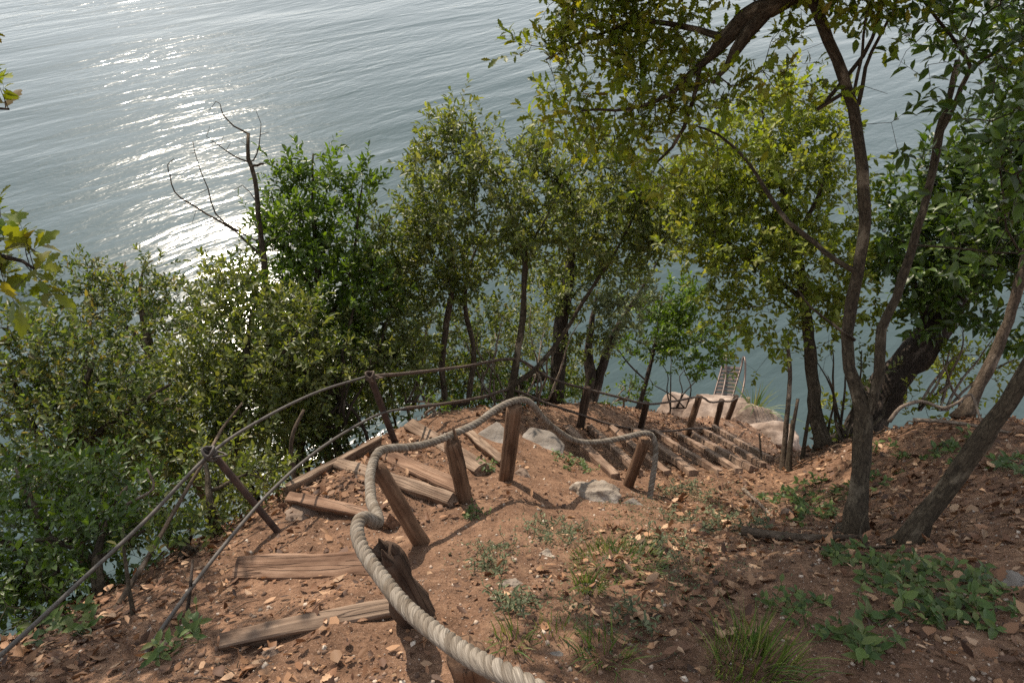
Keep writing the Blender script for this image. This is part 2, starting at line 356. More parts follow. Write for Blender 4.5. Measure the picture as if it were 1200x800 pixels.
def inst(tpl, org, X, Z, ln, wd, rnd=None, curl=None):
    """many copies of a small leaf template as one mesh: returns V, faces, rnd colours"""
    tv, tf = TPL[tpl] if isinstance(tpl, str) else tpl
    n_ = len(org); X = unit(X); Y = unit(np.cross(Z, X)); Z = np.cross(X, Y)
    c = np.ones(n_) if curl is None else curl
    V = org[:, None] + tv[None, :, 0, None] * (X * ln[:, None])[:, None] + tv[None, :, 1, None] * (Y * wd[:, None])[:, None] + tv[None, :, 2, None] * (Z * (ln * c)[:, None])[:, None]
    if rnd is None: rnd = rng.random((n_, 3))
    col = np.repeat(np.c_[rnd, np.ones(n_)][:, None], len(tv), 1).reshape(-1, 4)
    base = (np.arange(n_) * len(tv))[:, None]
    lv = (base + np.concatenate([np.array(f) for f in tf])[None]).ravel()
    lt = np.tile(np.array([len(f) for f in tf]), n_); ls = np.r_[0, np.cumsum(lt)[:-1]]
    return V.reshape(-1, 3), (lv, ls, lt), col
def inst_obj(name, mat, parts, parent=None, origin=None):
    Vs, lvs, lts, cs = [], [], [], []; o_ = 0
    for V, (lv, ls, lt), c_ in parts:
        Vs.append(V); lvs.append(lv + o_); lts.append(lt); cs.append(c_); o_ += len(V)
    lt = np.concatenate(lts); ls = np.r_[0, np.cumsum(lt)[:-1]]
    return mesh_obj(name, np.concatenate(Vs), (np.concatenate(lvs), ls, lt), mat, parent, origin, False, {'rnd': ('POINT', 'FLOAT_COLOR', np.concatenate(cs))})

# ------------------------------------------------------------------ trees
LAI = 1.75
def tree(name, label, cat, stems, blobs=(), leaf='leaf_center', bark='bark', size=.055, wid=.45, tpl='simple', lai=3.2,
         per=12, spray=.16, group=None, rooted=True, bare=(), droop=.0, seed=1, crown_name='crown', light=.0, sides=10, tipr=.0013, limb_r=None, root_at=None):
    """stems: lists of (px, py, depth, radius); blobs: (px, py, depth, rx px, ry px, half-thickness m[, lai factor]); bare: leafless twig tips"""
    rg = np.random.default_rng(seed)
    nodes, par, fix, pos_of = [], [], [], {}
    def add_node(p, pr, r): nodes.append(np.asarray(p, float)); par.append(pr); fix.append(r); return len(nodes) - 1
    chains = []
    for si, st in enumerate(stems):
        rows = PX(st)
        if si == 0 and rooted:
            if root_at is not None: gx, gy = root_at
            else: gx, gy = rows[0][:2]
            gz = hgt([gx], [gy])[0]
            if rows[0][2] > gz - .02: rows = np.vstack([[gx, gy, gz - .08, rows[0][3] * 1.25], rows])
            elif rows[0][2] < gz - .1: rows[0][2] = gz - .08
        sm = spline(rows, .07)
        if si == 0 and rooted: sm[:, 3] *= 1 + .85 * np.exp(-np.linalg.norm(sm[:, :3] - sm[0, :3], axis=1) / .085)
        w = np.linspace(0, 1, len(sm))[:, None]
        jit = np.cumsum(rg.normal(0, 1, (len(sm), 3)), 0); jit -= jit[0] + (jit[-1] - jit[0]) * w
        sm[:, :3] += jit * .0035
        pr = -1
        if si > 0:
            dd = np.linalg.norm(np.array(nodes) - sm[0][:3], axis=1); pr = int(np.argmin(dd))
        ids = []
        for q in sm: pr = add_node(q[:3], pr, max(q[3], .002)); ids.append(pr)
        chains.append(ids)
    # spray positions
    tg, out_dir = [], []
    for bl in blobs:
        px, py, d, rx, ry, rz = bl[:6]; k = bl[6] if len(bl) > 6 else 1.0
        lp = size * F / d; a_leaf = lp * lp * wid * .62
        ns = max(3, int(LAI * lai * k * math.pi * rx * ry / a_leaf / per))
        c0 = P(px, py, d); K = max(3, ns // 9)
        u = unit(rg.normal(size=(K, 3))) * (rg.random((K, 1)) ** .45)
        sd = np.array([rx * d / F, ry * d / F, rz])
        cl = u * sd
        pick = rg.integers(0, K, ns)
        q = cl[pick] + rg.normal(size=(ns, 3)) * (sd * .17 + .03)
        tg.append(c0 + q[:, :1] * RT + q[:, 1:2] * UP + q[:, 2:] * FW)
        out_dir.append(unit(q / sd)[:, :1] * RT + unit(q / sd)[:, 1:2] * UP + unit(q / sd)[:, 2:] * FW)
    nb = len(bare)
    if tg: tg = np.concatenate(tg); od = np.concatenate(out_dir)
    else: tg = np.zeros((0, 3)); od = np.zeros((0, 3))
    if len(tg):                                   # no leaves inside the ground or in the water
        ok = tg[:, 2] > np.maximum(hgt(tg[:, 0], tg[:, 1]) + .03, .15); tg = tg[ok]; od = od[ok]
    bt = np.array([P(*b_[:3]) for b_ in bare]) if nb else np.zeros((0, 3))
    allt = np.vstack([tg, bt])
    # connect every spray to the nearest wood
    if len(allt):
        buf = np.zeros((len(nodes) + len(allt) * 14, 3)); nn = len(nodes); buf[:nn] = np.array(nodes)
        n_stem = nn; lo = min(nn - 1, 4) if nn > 8 else 0
        dmin = np.min(np.linalg.norm(allt[:, None] - buf[None, lo:nn:2], axis=2), axis=1)
        end_of = np.zeros(len(allt), int)
        for i in np.argsort(dmin):
            t = allt[i]; dv = buf[lo:nn] - t; d2 = np.einsum('ij,ij->i', dv, dv)
            d2 = d2 * (1 + .5 * (dv[:, 2] > .1))
            j = int(np.argmin(d2)) + lo; a = buf[j]; dist = np.linalg.norm(t - a)
            kk = max(1, min(9, int(dist / .09))); pr = j
            mid = (a + t) / 2 + rg.normal(0, .10, 3) * dist + np.array([0, 0, .06 * dist])
            for s_ in range(1, kk + 1):
                w = s_ / kk; q = a * (1 - w) ** 2 + mid * 2 * w * (1 - w) + t * w * w
                buf[nn] = q; par.append(pr); fix.append(0); pr = nn; nn += 1
            end_of[i] = pr
        nodes = buf[:nn]
    nodes = np.asarray(nodes); N_ = len(nodes)
    area = np.zeros(N_); 
    par = np.array(par); fix = np.array(fix)
    kids = [[] for _ in range(N_)]
    for i in range(N_):
        if par[i] >= 0: kids[par[i]].append(i)
    for i in range(N_ - 1, -1, -1):
        if not kids[i]: area[i] = tipr ** 2.3
        if par[i] >= 0: area[par[i]] += area[i]
    rad = area ** (1 / 2.3)
    rad = np.where(fix > 0, fix, np.minimum(rad, limb_r or 1))
    origin = nodes[0].copy(); origin[2] = max(origin[2], hgt([origin[0]], [origin[1]])[0]) if rooted else origin[2]
    root = empty(name, origin, label, cat, group)
    mb = MB(); done = np.zeros(N_, bool)
    for ci, ids in enumerate(chains):
        pr = par[ids[0]]; seq = ([pr] if pr >= 0 else []) + ids
        r_ = rad[seq].copy()
        if pr >= 0: r_[0] = r_[1]
        mb.tube(nodes[seq], r_, sides, True, .20 if r_.max() > .012 else .05, seed + ci); done[ids] = True
    for i in range(N_):
        if done[i]: continue
        seq = [par[i]]; j = i
        while True:
            seq.append(j); done[j] = True
            ks = [k for k in kids[j] if not done[k]]
            if not ks: break
            j = max(ks, key=lambda k: area[k])
        r_ = rad[seq].copy(); r_[0] = r_[1]; r_[-1] *= .6
        mb.tube(nodes[seq], r_, 4 if r_.max() < .006 else 6, False, 0, i * .37)
    if len(tg):
        ns = len(tg)
        D = unit(.75 * od + rg.normal(0, .55, (ns, 3)) + np.array([0, 0, .45 - droop]) )
        sl = spray * (.6 + .8 * rg.random(ns))
        th = 2.4 * np.arange(per)[None] + rg.random((ns, 1)) * 6.28
        a_ = unit(np.cross(D, np.array([.13, .2, .97]))); b_ = np.cross(D, a_)
        fr = (np.arange(per) + .6) / per
        pos = tg[:, None] + D[:, None] * (sl[:, None] * fr[None])[..., None]
        side = np.cos(th)[..., None] * a_[:, None] + np.sin(th)[..., None] * b_[:, None]
        X = unit(side * .9 + D[:, None] * (.35 + .9 * fr[None, :, None]) + rg.normal(0, .25, (ns, per, 3)) + np.array([0, 0, -droop * .6]))
        Zn = unit(np.array([0, 0, 1.0]) * .8 + D[:, None] * .5 + rg.normal(0, .45, (ns, per, 3)))
        keep = rg.random((ns, per)) < .93
        X = X[keep]; Zn = Zn[keep]; pos = pos[keep]; sid = np.repeat(np.arange(ns)[:, None], per, 1)[keep]
        m_ = len(pos); ln = size * (.42 + .80 * rg.random(m_)); 
        rnd = np.clip(np.c_[.35 * rg.random(ns)[sid] + .65 * rg.random(m_) + light, rg.random(m_), rg.random(m_)], 0, 1)
        parts = [inst(tpl, pos, X, Zn, ln, ln * wid * (.8 + .4 * rg.random(m_)) / .92, rnd, .6 + .9 * rg.random(m_))]
        cr = inst_obj(crown_name, M[leaf], parts, root, origin)
        th3 = np.array([0, 2.094, 4.189]); r0 = max(tipr, .0011)
        ringb = tg[:, None] + r0 * (np.cos(th3)[None, :, None] * a_[:, None] + np.sin(th3)[None, :, None] * b_[:, None])
        V = np.concatenate([ringb, (tg + D * sl[:, None])[:, None]], 1).reshape(-1, 3); bs = (np.arange(ns) * 4)[:, None]
        mb.add(V, (bs[..., None] + np.array([[0, 1, 3], [1, 2, 3], [2, 0, 3]])[None]).reshape(-1, 3).tolist(), V)
    mb.build('trunk', M[bark], root, origin)
    return root

# ================================================================== SETTING
def axis(lo, a, b_, hi, fine, nlo, nhi):
    g = lambda n_: np.linspace(0, 1, n_ + 1)[1:] ** 1.8
    return np.r_[(a - (a - lo) * g(nlo))[::-1], np.arange(a, b_, fine), b_ + (hi - b_) * g(nhi)]
gx = axis(-22, -2.4, 4.4, 24, .024, 44, 44); gy = axis(-12, .25, 7.4, 17, .025, 26, 50)
X_, Y_ = np.meshgrid(gx, gy); Zh = hgt(X_.ravel(), Y_.ravel())
V = np.c_[X_.ravel(), Y_.ravel(), Zh]; nx, ny = len(gx), len(gy)
i0 = (np.arange(ny - 1)[:, None] * nx + np.arange(nx - 1)[None]).ravel()
lv = np.stack([i0, i0 + 1, i0 + nx + 1, i0 + nx], 1).ravel(); lt = np.full(len(i0), 4); ls = np.arange(len(i0)) * 4
g = mesh_obj('ground', V, (lv, ls, lt), M['soil'], smooth=True); g['kind'] = 'structure'
wv = [(-3000, -20, 0), (3000, -20, 0), (3000, 5000, 0), (-3000, 5000, 0)]
w = mesh_obj('water', wv, [(0, 1, 2, 3)], M['water']); w['kind'] = 'structure'

# ================================================================== STEPS
def timber(name, label, a, b_, h, wdt, mat, lift=.03, group='wooden steps of the path', roll=0.0, seed=0, taper=1.0, cat='step'):
    """a squared, worn timber between two ground points seen at pixels a and b"""
    A_ = G(*a); B_ = G(*b_); A_[2] += lift; B_[2] += lift
    ax = unit(B_ - A_); sd = unit(np.cross(ax, [0, 0, 1.0])); up = np.cross(sd, ax)
    sd, up = sd * math.cos(roll) + up * math.sin(roll), up * math.cos(roll) - sd * math.sin(roll)
    L = np.linalg.norm(B_ - A_); ks = max(6, int(L / .02)); prof = []
    hw, hh, c = wdt / 2, h / 2, min(h, wdt) * .10
    for x0, y0, x1, y1 in ((-hw + c, hh, hw - c, hh), (hw, hh - c, hw, -hh + c), (hw - c, -hh, -hw + c, -hh), (-hw, -hh + c, -hw, hh - c)):
        for t in (0, .5, 1): prof.append((x0 + (x1 - x0) * t, y0 + (y1 - y0) * t))
    prof = np.array(prof); m_ = len(prof); s = np.linspace(0, L, ks)
    k = 1 - (1 - taper) * s / L
    wob = 1 + .10 * vnoise(s * 6 + seed, s * 0 + seed, 5); 
    sx = prof[None, :, 0] * (k * wob)[:, None] + .006 * vnoise(s[:, None] * 14 + seed * 7, prof[None, :, 0] * 40 + 0 * s[:, None], 6)
    sy = prof[None, :, 1] * (k * wob)[:, None] + .008 * vnoise(s[:, None] * 9 + seed * 5, prof[None, :, 0] * 60 + 0 * s[:, None], 7)
    bow = .02 * L * np.sin(np.pi * s / L) * (-1 if seed % 2 else 1)
    ss = s[:, None] + (.012 * vnoise(prof[:, 0] * 30 + seed, prof[:, 1] * 30, 8))[None] * ((np.abs(s - L / 2) > L / 2 - .001)[:, None])
    Vv = A_ + ss[..., None] * ax + (sx + bow[:, None] * .3)[..., None] * sd + sy[..., None] * up
    T = np.stack([ss + seed * 1.3, sx + seed * .31, sy], -1)
    mb = MB(); Fc = []
    for i in range(ks - 1):
        for j in range(m_): Fc.append((i * m_ + j, i * m_ + (j + 1) % m_, (i + 1) * m_ + (j + 1) % m_, (i + 1) * m_ + j))
    Fc.append(tuple(range(m_ - 1, -1, -1))); Fc.append(tuple((ks - 1) * m_ + j for j in range(m_)))
    mb.add(Vv.reshape(-1, 3), Fc, T.reshape(-1, 3))
    o_ = mb.build(name, M[mat], None, A_, False)
    return tag(o_, label, cat, group)
timber('wooden_step', 'pale rounded step log lowest in view, half buried in soil under the thick rope', (262, 757), (468, 716), .06, .055, 'step_wood', .016, seed=1)
timber('wooden_step', 'broad cracked step beam lying beside the dark split post', (284, 672), (450, 668), .085, .10, 'step_red', .030, seed=2, roll=-.25)
timber('wooden_step', 'reddish step plank standing on edge below the long edge board', (346, 592), (462, 618), .10, .05, 'step_red', .038, seed=3, roll=-.2)
timber('edge_board', 'long pale board edging the steps along their drop side', (338, 583), (446, 524), .07, .035, 'step_wood', .06, seed=4, cat='board')
timber('wooden_step', 'grey brown step beam with sawn end beside the second leaning rope post', (398, 549), (532, 592), .075, .065, 'step_wood', .028, seed=5, roll=-.15)
timber('wooden_step', 'wide orange brown step plank behind the leaning rope posts', (446, 533), (545, 578), .06, .075, 'step_red', .022, seed=6, roll=-.3)
timber('wooden_step', 'thick step beam with a dark upper end near the iron corner stake', (482, 503), (566, 556), .08, .085, 'step_wood', .028, seed=7, roll=-.2)
timber('wooden_step', 'narrow leaning step plank next to the grey stone slabs', (546, 508), (592, 548), .07, .05, 'step_wood', .034, seed=8, roll=-.2)
lower = [((664, 503), (716, 556), 'first timber step below the grey slabs, broad and worn'),
         ((690, 503), (744, 552), 'second timber step below the grey slabs'),
         ((716, 503), (776, 553), 'third timber step below the grey slabs, behind the leaning end post'),
         ((742, 506), (806, 553), 'timber step passing just right of the hanging rope end'),
         ((766, 507), (836, 552), 'timber step half hidden in brown litter in the middle of the lower flight'),
         ((790, 509), (858, 551), 'reddish timber step in the lower flight with its end near a bare stick'),
         ((808, 508), (876, 549), 'long straight timber step leading below the brown fence post'),
         ((822, 505), (888, 545), 'fourth timber step from the rocky landing'),
         ((836, 501), (896, 537), 'third timber step from the rocky landing'),
         ((848, 497), (902, 528), 'second timber step from the rocky landing'),
         ((860, 493), (912, 518), 'last timber step, touching the rocky landing')]
for k, (a, b_, lb) in enumerate(lower):
    b_ = (b_[0] + .10 * (b_[0] - a[0]), b_[1] + .10 * (b_[1] - a[1]))
    timber('wooden_step', lb, a, b_, .055, .058 + .018 * (k % 3 == 0), 'step_dim', .026, seed=20 + k, roll=.12 * math.sin(k * 2.3), taper=.8 + .03 * (k % 4))

# ================================================================== ROCKS
def rock(name, label, c, sz, mat, seed=0, group=None, flat=1.0, rot=0, sub=4, rough=.22, cat='rock'):
    import bmesh
    bm = bmesh.new(); bmesh.ops.create_icosphere(bm, subdivisions=sub, radius=1)
    V = np.array([v.co[:] for v in bm.verts]); Fc = [tuple(v.index for v in f.verts) for f in bm.faces]; bm.free()
    rg = np.random.default_rng(seed + 90)
    for _ in range(20):                                    # knock flats off, as broken stone has
        nrm = unit(rg.normal(size=3)); d = .52 + .36 * rg.random(); e = V @ nrm - d
        V = V - np.where(e > 0, e * .96, 0)[:, None] * nrm
    nz = lambda f, s_: vnoise(V[:, 0] * f + 3.1 * V[:, 2] + seed, V[:, 1] * f - 2.3 * V[:, 2], s_)
    V = V * (1 + rough * nz(1.7, 1) + rough * .7 * nz(4, 2) + rough * .35 * nz(9, 3))[:, None]
    V = V * np.array(sz); cr, sr = math.cos(rot), math.sin(rot)
    V = np.c_[V[:, 0] * cr - V[:, 1] * sr, V[:, 0] * sr + V[:, 1] * cr, V[:, 2]]
    o_ = mesh_obj(name, V + np.array(c), Fc, M[mat], None, np.array(c, float), sub > 3)
    return tag(o_, label, cat, group)
def rk(px, py, lift): return G(px, py, lift)
rock('rock', 'white rough limestone rock beside the foot of the leaning end post', rk(702, 584, .03), (.165, .13, .095), 'rock_white', 1, rough=.4, sub=5)
rock('rock', 'small mossy stone behind the white rock at the stub of a post', rk(742, 590, -.02), (.07, .06, .06), 'slab', 2)
rock('stone_slab', 'grey flat stone slab just right of the tallest rope post', rk(637, 523, .0), (.19, .26, .045), 'slab', 3, rot=.5, rough=.1, cat='slab')
rock('stone_slab', 'grey flat stone slab just left of the tallest rope post', rk(582, 516, .0), (.16, .24, .04), 'slab', 4, rot=.4, rough=.1, cat='slab')
rock('rock', 'pale upright stone beside the fallen log', rk(922, 606, .01), (.045, .04, .075), 'rock_pink', 5)
rock('rock', 'angular tan stone lying below the lowest step log', rk(318, 768, .01), (.04, .032, .028), 'rock_pink', 6, sub=3)
rock('rock', 'grey lump of stone and mortar at the lower end of the edge board', rk(352, 606, .0), (.10, .085, .05), 'rock_pink', 7, rough=.35)
rock('rock', 'whitish crumbly stone in the middle of the earth path', rk(602, 686, -.005), (.05, .04, .025), 'rock_white', 8, rough=.4)
rock('rock', 'white flat stone chip lying near the thin herbs', rk(640, 650, .0), (.035, .03, .014), 'rock_white', 9, sub=3)
rock('rock', 'grey stone at the right edge of the dry bank', rk(1192, 688, .0), (.07, .06, .035), 'slab', 10)
rock('rock', 'brown flat stone beside the grass tuft', rk(648, 770, .0), (.03, .024, .012), 'slab', 11, sub=3)
rock('rock', 'small tan stone under the tallest rope post', rk(612, 556, .01), (.06, .05, .03), 'rock_pink', 12)
# the landing at the water
rock('boulder', 'largest pale boulder of the landing, directly below the ladder', P(838, 495, 11.6), (.86, .8, .54), 'rock_pink', 21, rough=.13, sub=5, rot=.2, cat='rock')
rock('boulder', 'long low boulder at the left end of the landing', P(792, 482, 11.9), (.42, .40, .26), 'rock_pink', 22, rough=.14, sub=5, cat='rock')
rock('boulder', 'blocky pink boulder at the right end of the landing with grass on it', P(880, 490, 11.2), (.42, .40, .34), 'rock_pink', 23, rough=.12, sub=5, cat='rock')
rock('rock_ledge', 'flat pale ledge of rock running right from the last step', P(905, 510, 10.4), (.62, .36, .20), 'rock_pink', 24, rough=.2, sub=5, cat='rock')
rock('rock_ledge', 'dark wet stone at the waterline behind the blocky pink boulder', P(902, 497, 12.0), (.25, .25, .22), 'slab', 25, rough=.25, cat='rock')

# ================================================================== ROPE RAILING
rope_px = [(655,830,.98),(592,789,1.05),(545,762,1.15),(500,733,1.27),(462,698,1.42),(437,660,1.55),(421,630,1.66),(419,612,1.74),(428,606,1.81),(441,611,1.88),
           (441,602,1.98),(435,582,2.2),(432,562,2.4),(435,543,2.56),(445,529,2.67),(460,525,2.76),(480,524,2.85),(504,519,2.97),(530,509,3.09),(560,495,3.2),
           (582,480,3.33),(600,470,3.41),(614,468,3.46),(624,475,3.5),(636,490,3.6),(652,505,3.72),(675,516,3.84),(700,518,3.92),(725,514,3.98),(745,509,4.03),
           (758,508,4.05),(765,513,4.07),(768,526,4.06),(767,545,4.03),(764,566,4.0),(761,586,3.97)]
path = spline(np.array([[*P(*q), 0] for q in rope_px]), .0065)[:, :3]
def rope(name, label, path, R0, pitch, mat, sides=7, group=None, cat='rope', per_turn=None):
    L = np.r_[0, np.cumsum(np.linalg.norm(np.diff(path, axis=0), axis=1))]
    tan = unit(np.gradient(path, axis=0)); us = []; u = unit(np.cross(tan[0], [0, 0, 1.0]))
    for t in tan: u = unit(u - t * np.dot(u, t)); us.append(u)
    us = np.array(us); vs = np.cross(tan, us); mb = MB()
    for k in range(3):
        ph = 2 * np.pi * L / pitch + k * 2.0944 + .5 * vnoise(L * 3, L * 0, 3)
        mb.tube(path + R0 * .50 * (np.cos(ph)[:, None] * us + np.sin(ph)[:, None] * vs), R0 * .57 * (1 + .08 * vnoise(L * 18, L * 0 + k, 9)), sides, True, 0, k)
    o_ = mb.build(name, M[mat], None, path[0]); return tag(o_, label, cat, group)
path = path + np.c_[vnoise(np.arange(len(path)) * .035, np.zeros(len(path)), 41), vnoise(np.arange(len(path)) * .035, np.ones(len(path)), 42), vnoise(np.arange(len(path)) * .035, np.ones(len(path)) * 2, 43)] * .010
rope('thick_rope', 'thick beige twisted rope draped over the short wooden posts as a handrail', path, .0172, .066, 'rope', 9)

def post(name, label, top, base, r0, r1, mat, group, cat='post', sides=12, bend=0, wob=.12, seed=0, split=0, cut=0):
    T_ = P(*top); B_ = P(*base)
    gz = hgt([B_[0]], [B_[1]])[0]; B_ = B_ + (T_ - B_) * 0; B_[2] = gz
    ax = unit(T_ - B_); lowr = B_ - ax * .12
    k = 16; t = np.linspace(0, 1, k)[:, None]; pp = lowr + (T_ - lowr) * t
    pp = pp + np.cross(ax, [0, .6, .8]) * (bend * np.sin(np.pi * t))
    rr = r1 + (r0 - r1) * t[:, 0]; rr[-1] *= .93
    rt = empty(name, B_, label, cat, group)
    mb = MB(); mb.tube(pp, rr, sides, True, wob, seed)
    if split:                                            # broken top: jagged splinters
        for q in range(split):
            a = q * 6.28 / split + seed; off = np.array([math.cos(a), math.sin(a), 0]) * r0 * .6
            hgt_ = .03 + .05 * ((q * 37 + seed) % 7) / 7
            mb.tube(np.array([T_ + off - ax * .06, T_ + off, T_ + off * 1.05 + ax * hgt_]), [r0 * .42, r0 * .36, .002], 5, True, .2, q)
    mb.build('shaft', M[mat], rt, B_)
    return rt
RG = 'short wooden posts carrying the thick rope'
post('rope_post', 'cut round rope post lowest in view, mostly hidden under the thick rope', (546, 764, 1.36), (560, 812, 1.62), .038, .042, 'post_wood', RG, seed=1)
post('rope_post', 'thick dark split rope post beside the broad cracked step beam', (452, 650, 1.80), (488, 726, 2.08), .042, .060, 'post_dark', RG, seed=2, split=4, wob=.22)
post('rope_post', 'brown rope post leaning left, foot in the path by the reddish step plank', (441, 545, 2.58), (492, 628, 2.78), .030, .034, 'post_wood', RG, seed=3)
post('rope_post', 'split dark brown rope post next to the sawn end of a step beam', (530, 517, 3.09), (545, 589, 3.27), .036, .036, 'post_wood', RG, seed=4, split=2, wob=.2)
post('rope_post', 'tallest rope post, smooth and upright between the two stone slabs', (603, 474, 3.42), (593, 560, 3.66), .040, .040, 'post_wood', RG, seed=5, wob=.06)
post('rope_post', 'end rope post leaning right above the white limestone rock', (756, 514, 4.06), (736, 568, 4.2), .034, .034, 'post_wood', RG, seed=6)

# ================================================================== OUTER FENCE
FG = 'fence posts on the drop side of the steps'
post('fence_post', 'dark rusty angle-iron stake leaning left at the edge of the bushes', (246, 527, 2.9), (325, 622, 3.1), .016, .016, 'iron', FG, sides=4, wob=.03, seed=1)
post('fence_post', 'slim rusty corner stake where the cables are knotted', (433, 438, 4.0), (463, 519, 4.3), .022, .022, 'iron', FG, sides=6, wob=.05, seed=2)
post('fence_post', 'dark wooden fence post behind the sagging part of the thick rope', (688, 453, 5.9), (680, 502, 6.0), .034, .036, 'post_dark', FG, seed=3)
post('fence_post', 'thin dark fence post behind the end rope post', (758, 471, 6.95), (750, 505, 7.1), .032, .032, 'post_dark', FG, seed=4)
post('fence_post', 'brown fence post leaning right in front of the long low boulder', (820, 463, 7.5), (804, 514, 7.6), .036, .038, 'post_wood', FG, seed=5)
post('fence_post', 'dark fence post in front of the largest pale boulder', (846, 468, 8.9), (838, 501, 9.1), .036, .038, 'post_dark', FG, seed=6)
post('fence_post', 'farthest dark fence post, wrapped with rope at the landing', (863, 464, 9.5), (853, 490, 9.8), .036, .038, 'post_dark', FG, seed=7)
def line(name, label, pxs, r, mat, group, cat='cable', twist=False):
    pth = spline(np.array([[*P(*q), 0] for q in pxs]), .02)[:, :3]
    if twist: return rope(name, label, pth, r, r * 5, mat, 5, group, cat)
    mb = MB(); mb.tube(pth, r, 8, True, .05); return tag(mb.build(name, M[mat], None, pth[0]), label, cat, group)
CG = 'handrail cables of the outer fence'
line('handrail_cable', 'upper grey cable rising from the lower left corner to the slim corner stake', [(-60,815,1.75),(0,768,1.95),(95,680,2.3),(170,610,2.6),(245,533,2.9),(300,495,3.2),(370,460,3.6),(433,440,4.0)], .0075, 'cable', CG)
line('handrail_cable', 'lower grey cable crossing in front of the leaning iron stake', [(120,845,1.9),(155,790,2.05),(205,715,2.3),(260,642,2.65),(320,573,3.0),(380,522,3.45),(440,487,4.02),(476,478,4.3)], .0075, 'cable', CG)
line('handrail_rope', 'upper brown rope from the corner stake past the slender tree to the landing', [(433,441,4.0),(480,437,4.4),(540,430,5.0),(604,421,5.55),(645,443,5.75),(688,456,5.88),(720,464,6.4),(758,473,6.92),(790,470,7.2),(820,465,7.46),(833,471,8.3),(846,470,8.86),(856,470,9.2),(864,466,9.46)], .013, 'line', CG, 'rope', True)
line('handrail_rope', 'lower brown rope sagging along the outer fence posts', [(476,478,4.3),(520,473,4.8),(565,465,5.3),(600,457,5.6),(640,472,5.75),(684,487,5.92),(715,497,6.5),(754,504,7.0),(785,505,7.3),(811,502,7.5),(826,502,8.4),(842,501,9.0)], .013, 'line', CG, 'rope', True)
for (px, py, d, lb) in [(434, 441, 3.98, 'knot of brown cord round the top of the slim corner stake'), (246, 531, 2.89, 'knot of grey wire round the top of the leaning iron stake')]:
    c0 = P(px, py, d); mb = MB(); t = np.linspace(0, 1, 60)
    for q in range(2):
        ph = t * 6.28 * 3 + q * 2
        mb.tube(c0 + np.c_[np.cos(ph) * .024, np.sin(ph) * .024, (t - .5) * .05 + .012 * np.sin(ph * 1.7 + q)], .006, 5)
    mb.tube(c0 + np.array([[.02, -.02, 0], [.05, -.03, .015], [.075, -.01, .0], [.05, .015, -.02], [.02, .02, -.01]]), .005, 5)
    tag(mb.build('rope_knot', M['line'] if px > 300 else M['cable'], None, c0), lb, 'knot')

# ================================================================== LADDER
def ladder():
    bl, br = P(836, 466, 12.0), P(858, 467, 12.0)            # where the rails pass the boulder's edge
    tl, tr = P(846, 430, 12.35), P(868, 432, 12.35)
    rt = empty('swim_ladder', (bl + br) / 2, 'metal swimming ladder with arched handrails standing above the pale boulders', 'ladder')
    o_ = np.array(rt.location); dn = unit(bl - tl)
    for a, z in ((bl, tl), (br, tr)):
        mb = MB(); fw = np.array([0, -1.0, 0])
        pp = np.array([a + dn * 2.2, a, z, z + (z - a) * .30 + np.array([0, .03, .05]), z + (z - a) * .33 + fw * .10 + np.array([0, 0, .04]), z + fw * .30 - np.array([0, 0, .05]), a + fw * .34 + np.array([0, 0, .05])])
        mb.tube(spline(np.c_[pp, np.zeros(len(pp))], .04)[:, :3], .019, 8); mb.build('handrail', M['steel'], rt, o_)
    for k in range(-5, 9):
        c_l = bl + (tl - bl) * k / 8.0; c_r = br + (tr - br) * k / 8.0; mb = MB(); q = np.array([0, .05, .012])
        Vv = []; ax = unit(c_r - c_l)
        for e in (c_l, c_r):
            for (yy, zz) in ((-.032, -.010), (.032, -.010), (.032, .010), (-.032, .010)): Vv.append(e + np.array([0, yy, zz]))
        mb.add(Vv, [(3, 2, 1, 0), (4, 5, 6, 7), (0, 1, 5, 4), (1, 2, 6, 5), (2, 3, 7, 6), (3, 0, 4, 7)], np.array(Vv)); mb.build('tread', M['tread'], rt, o_, False)
ladder()

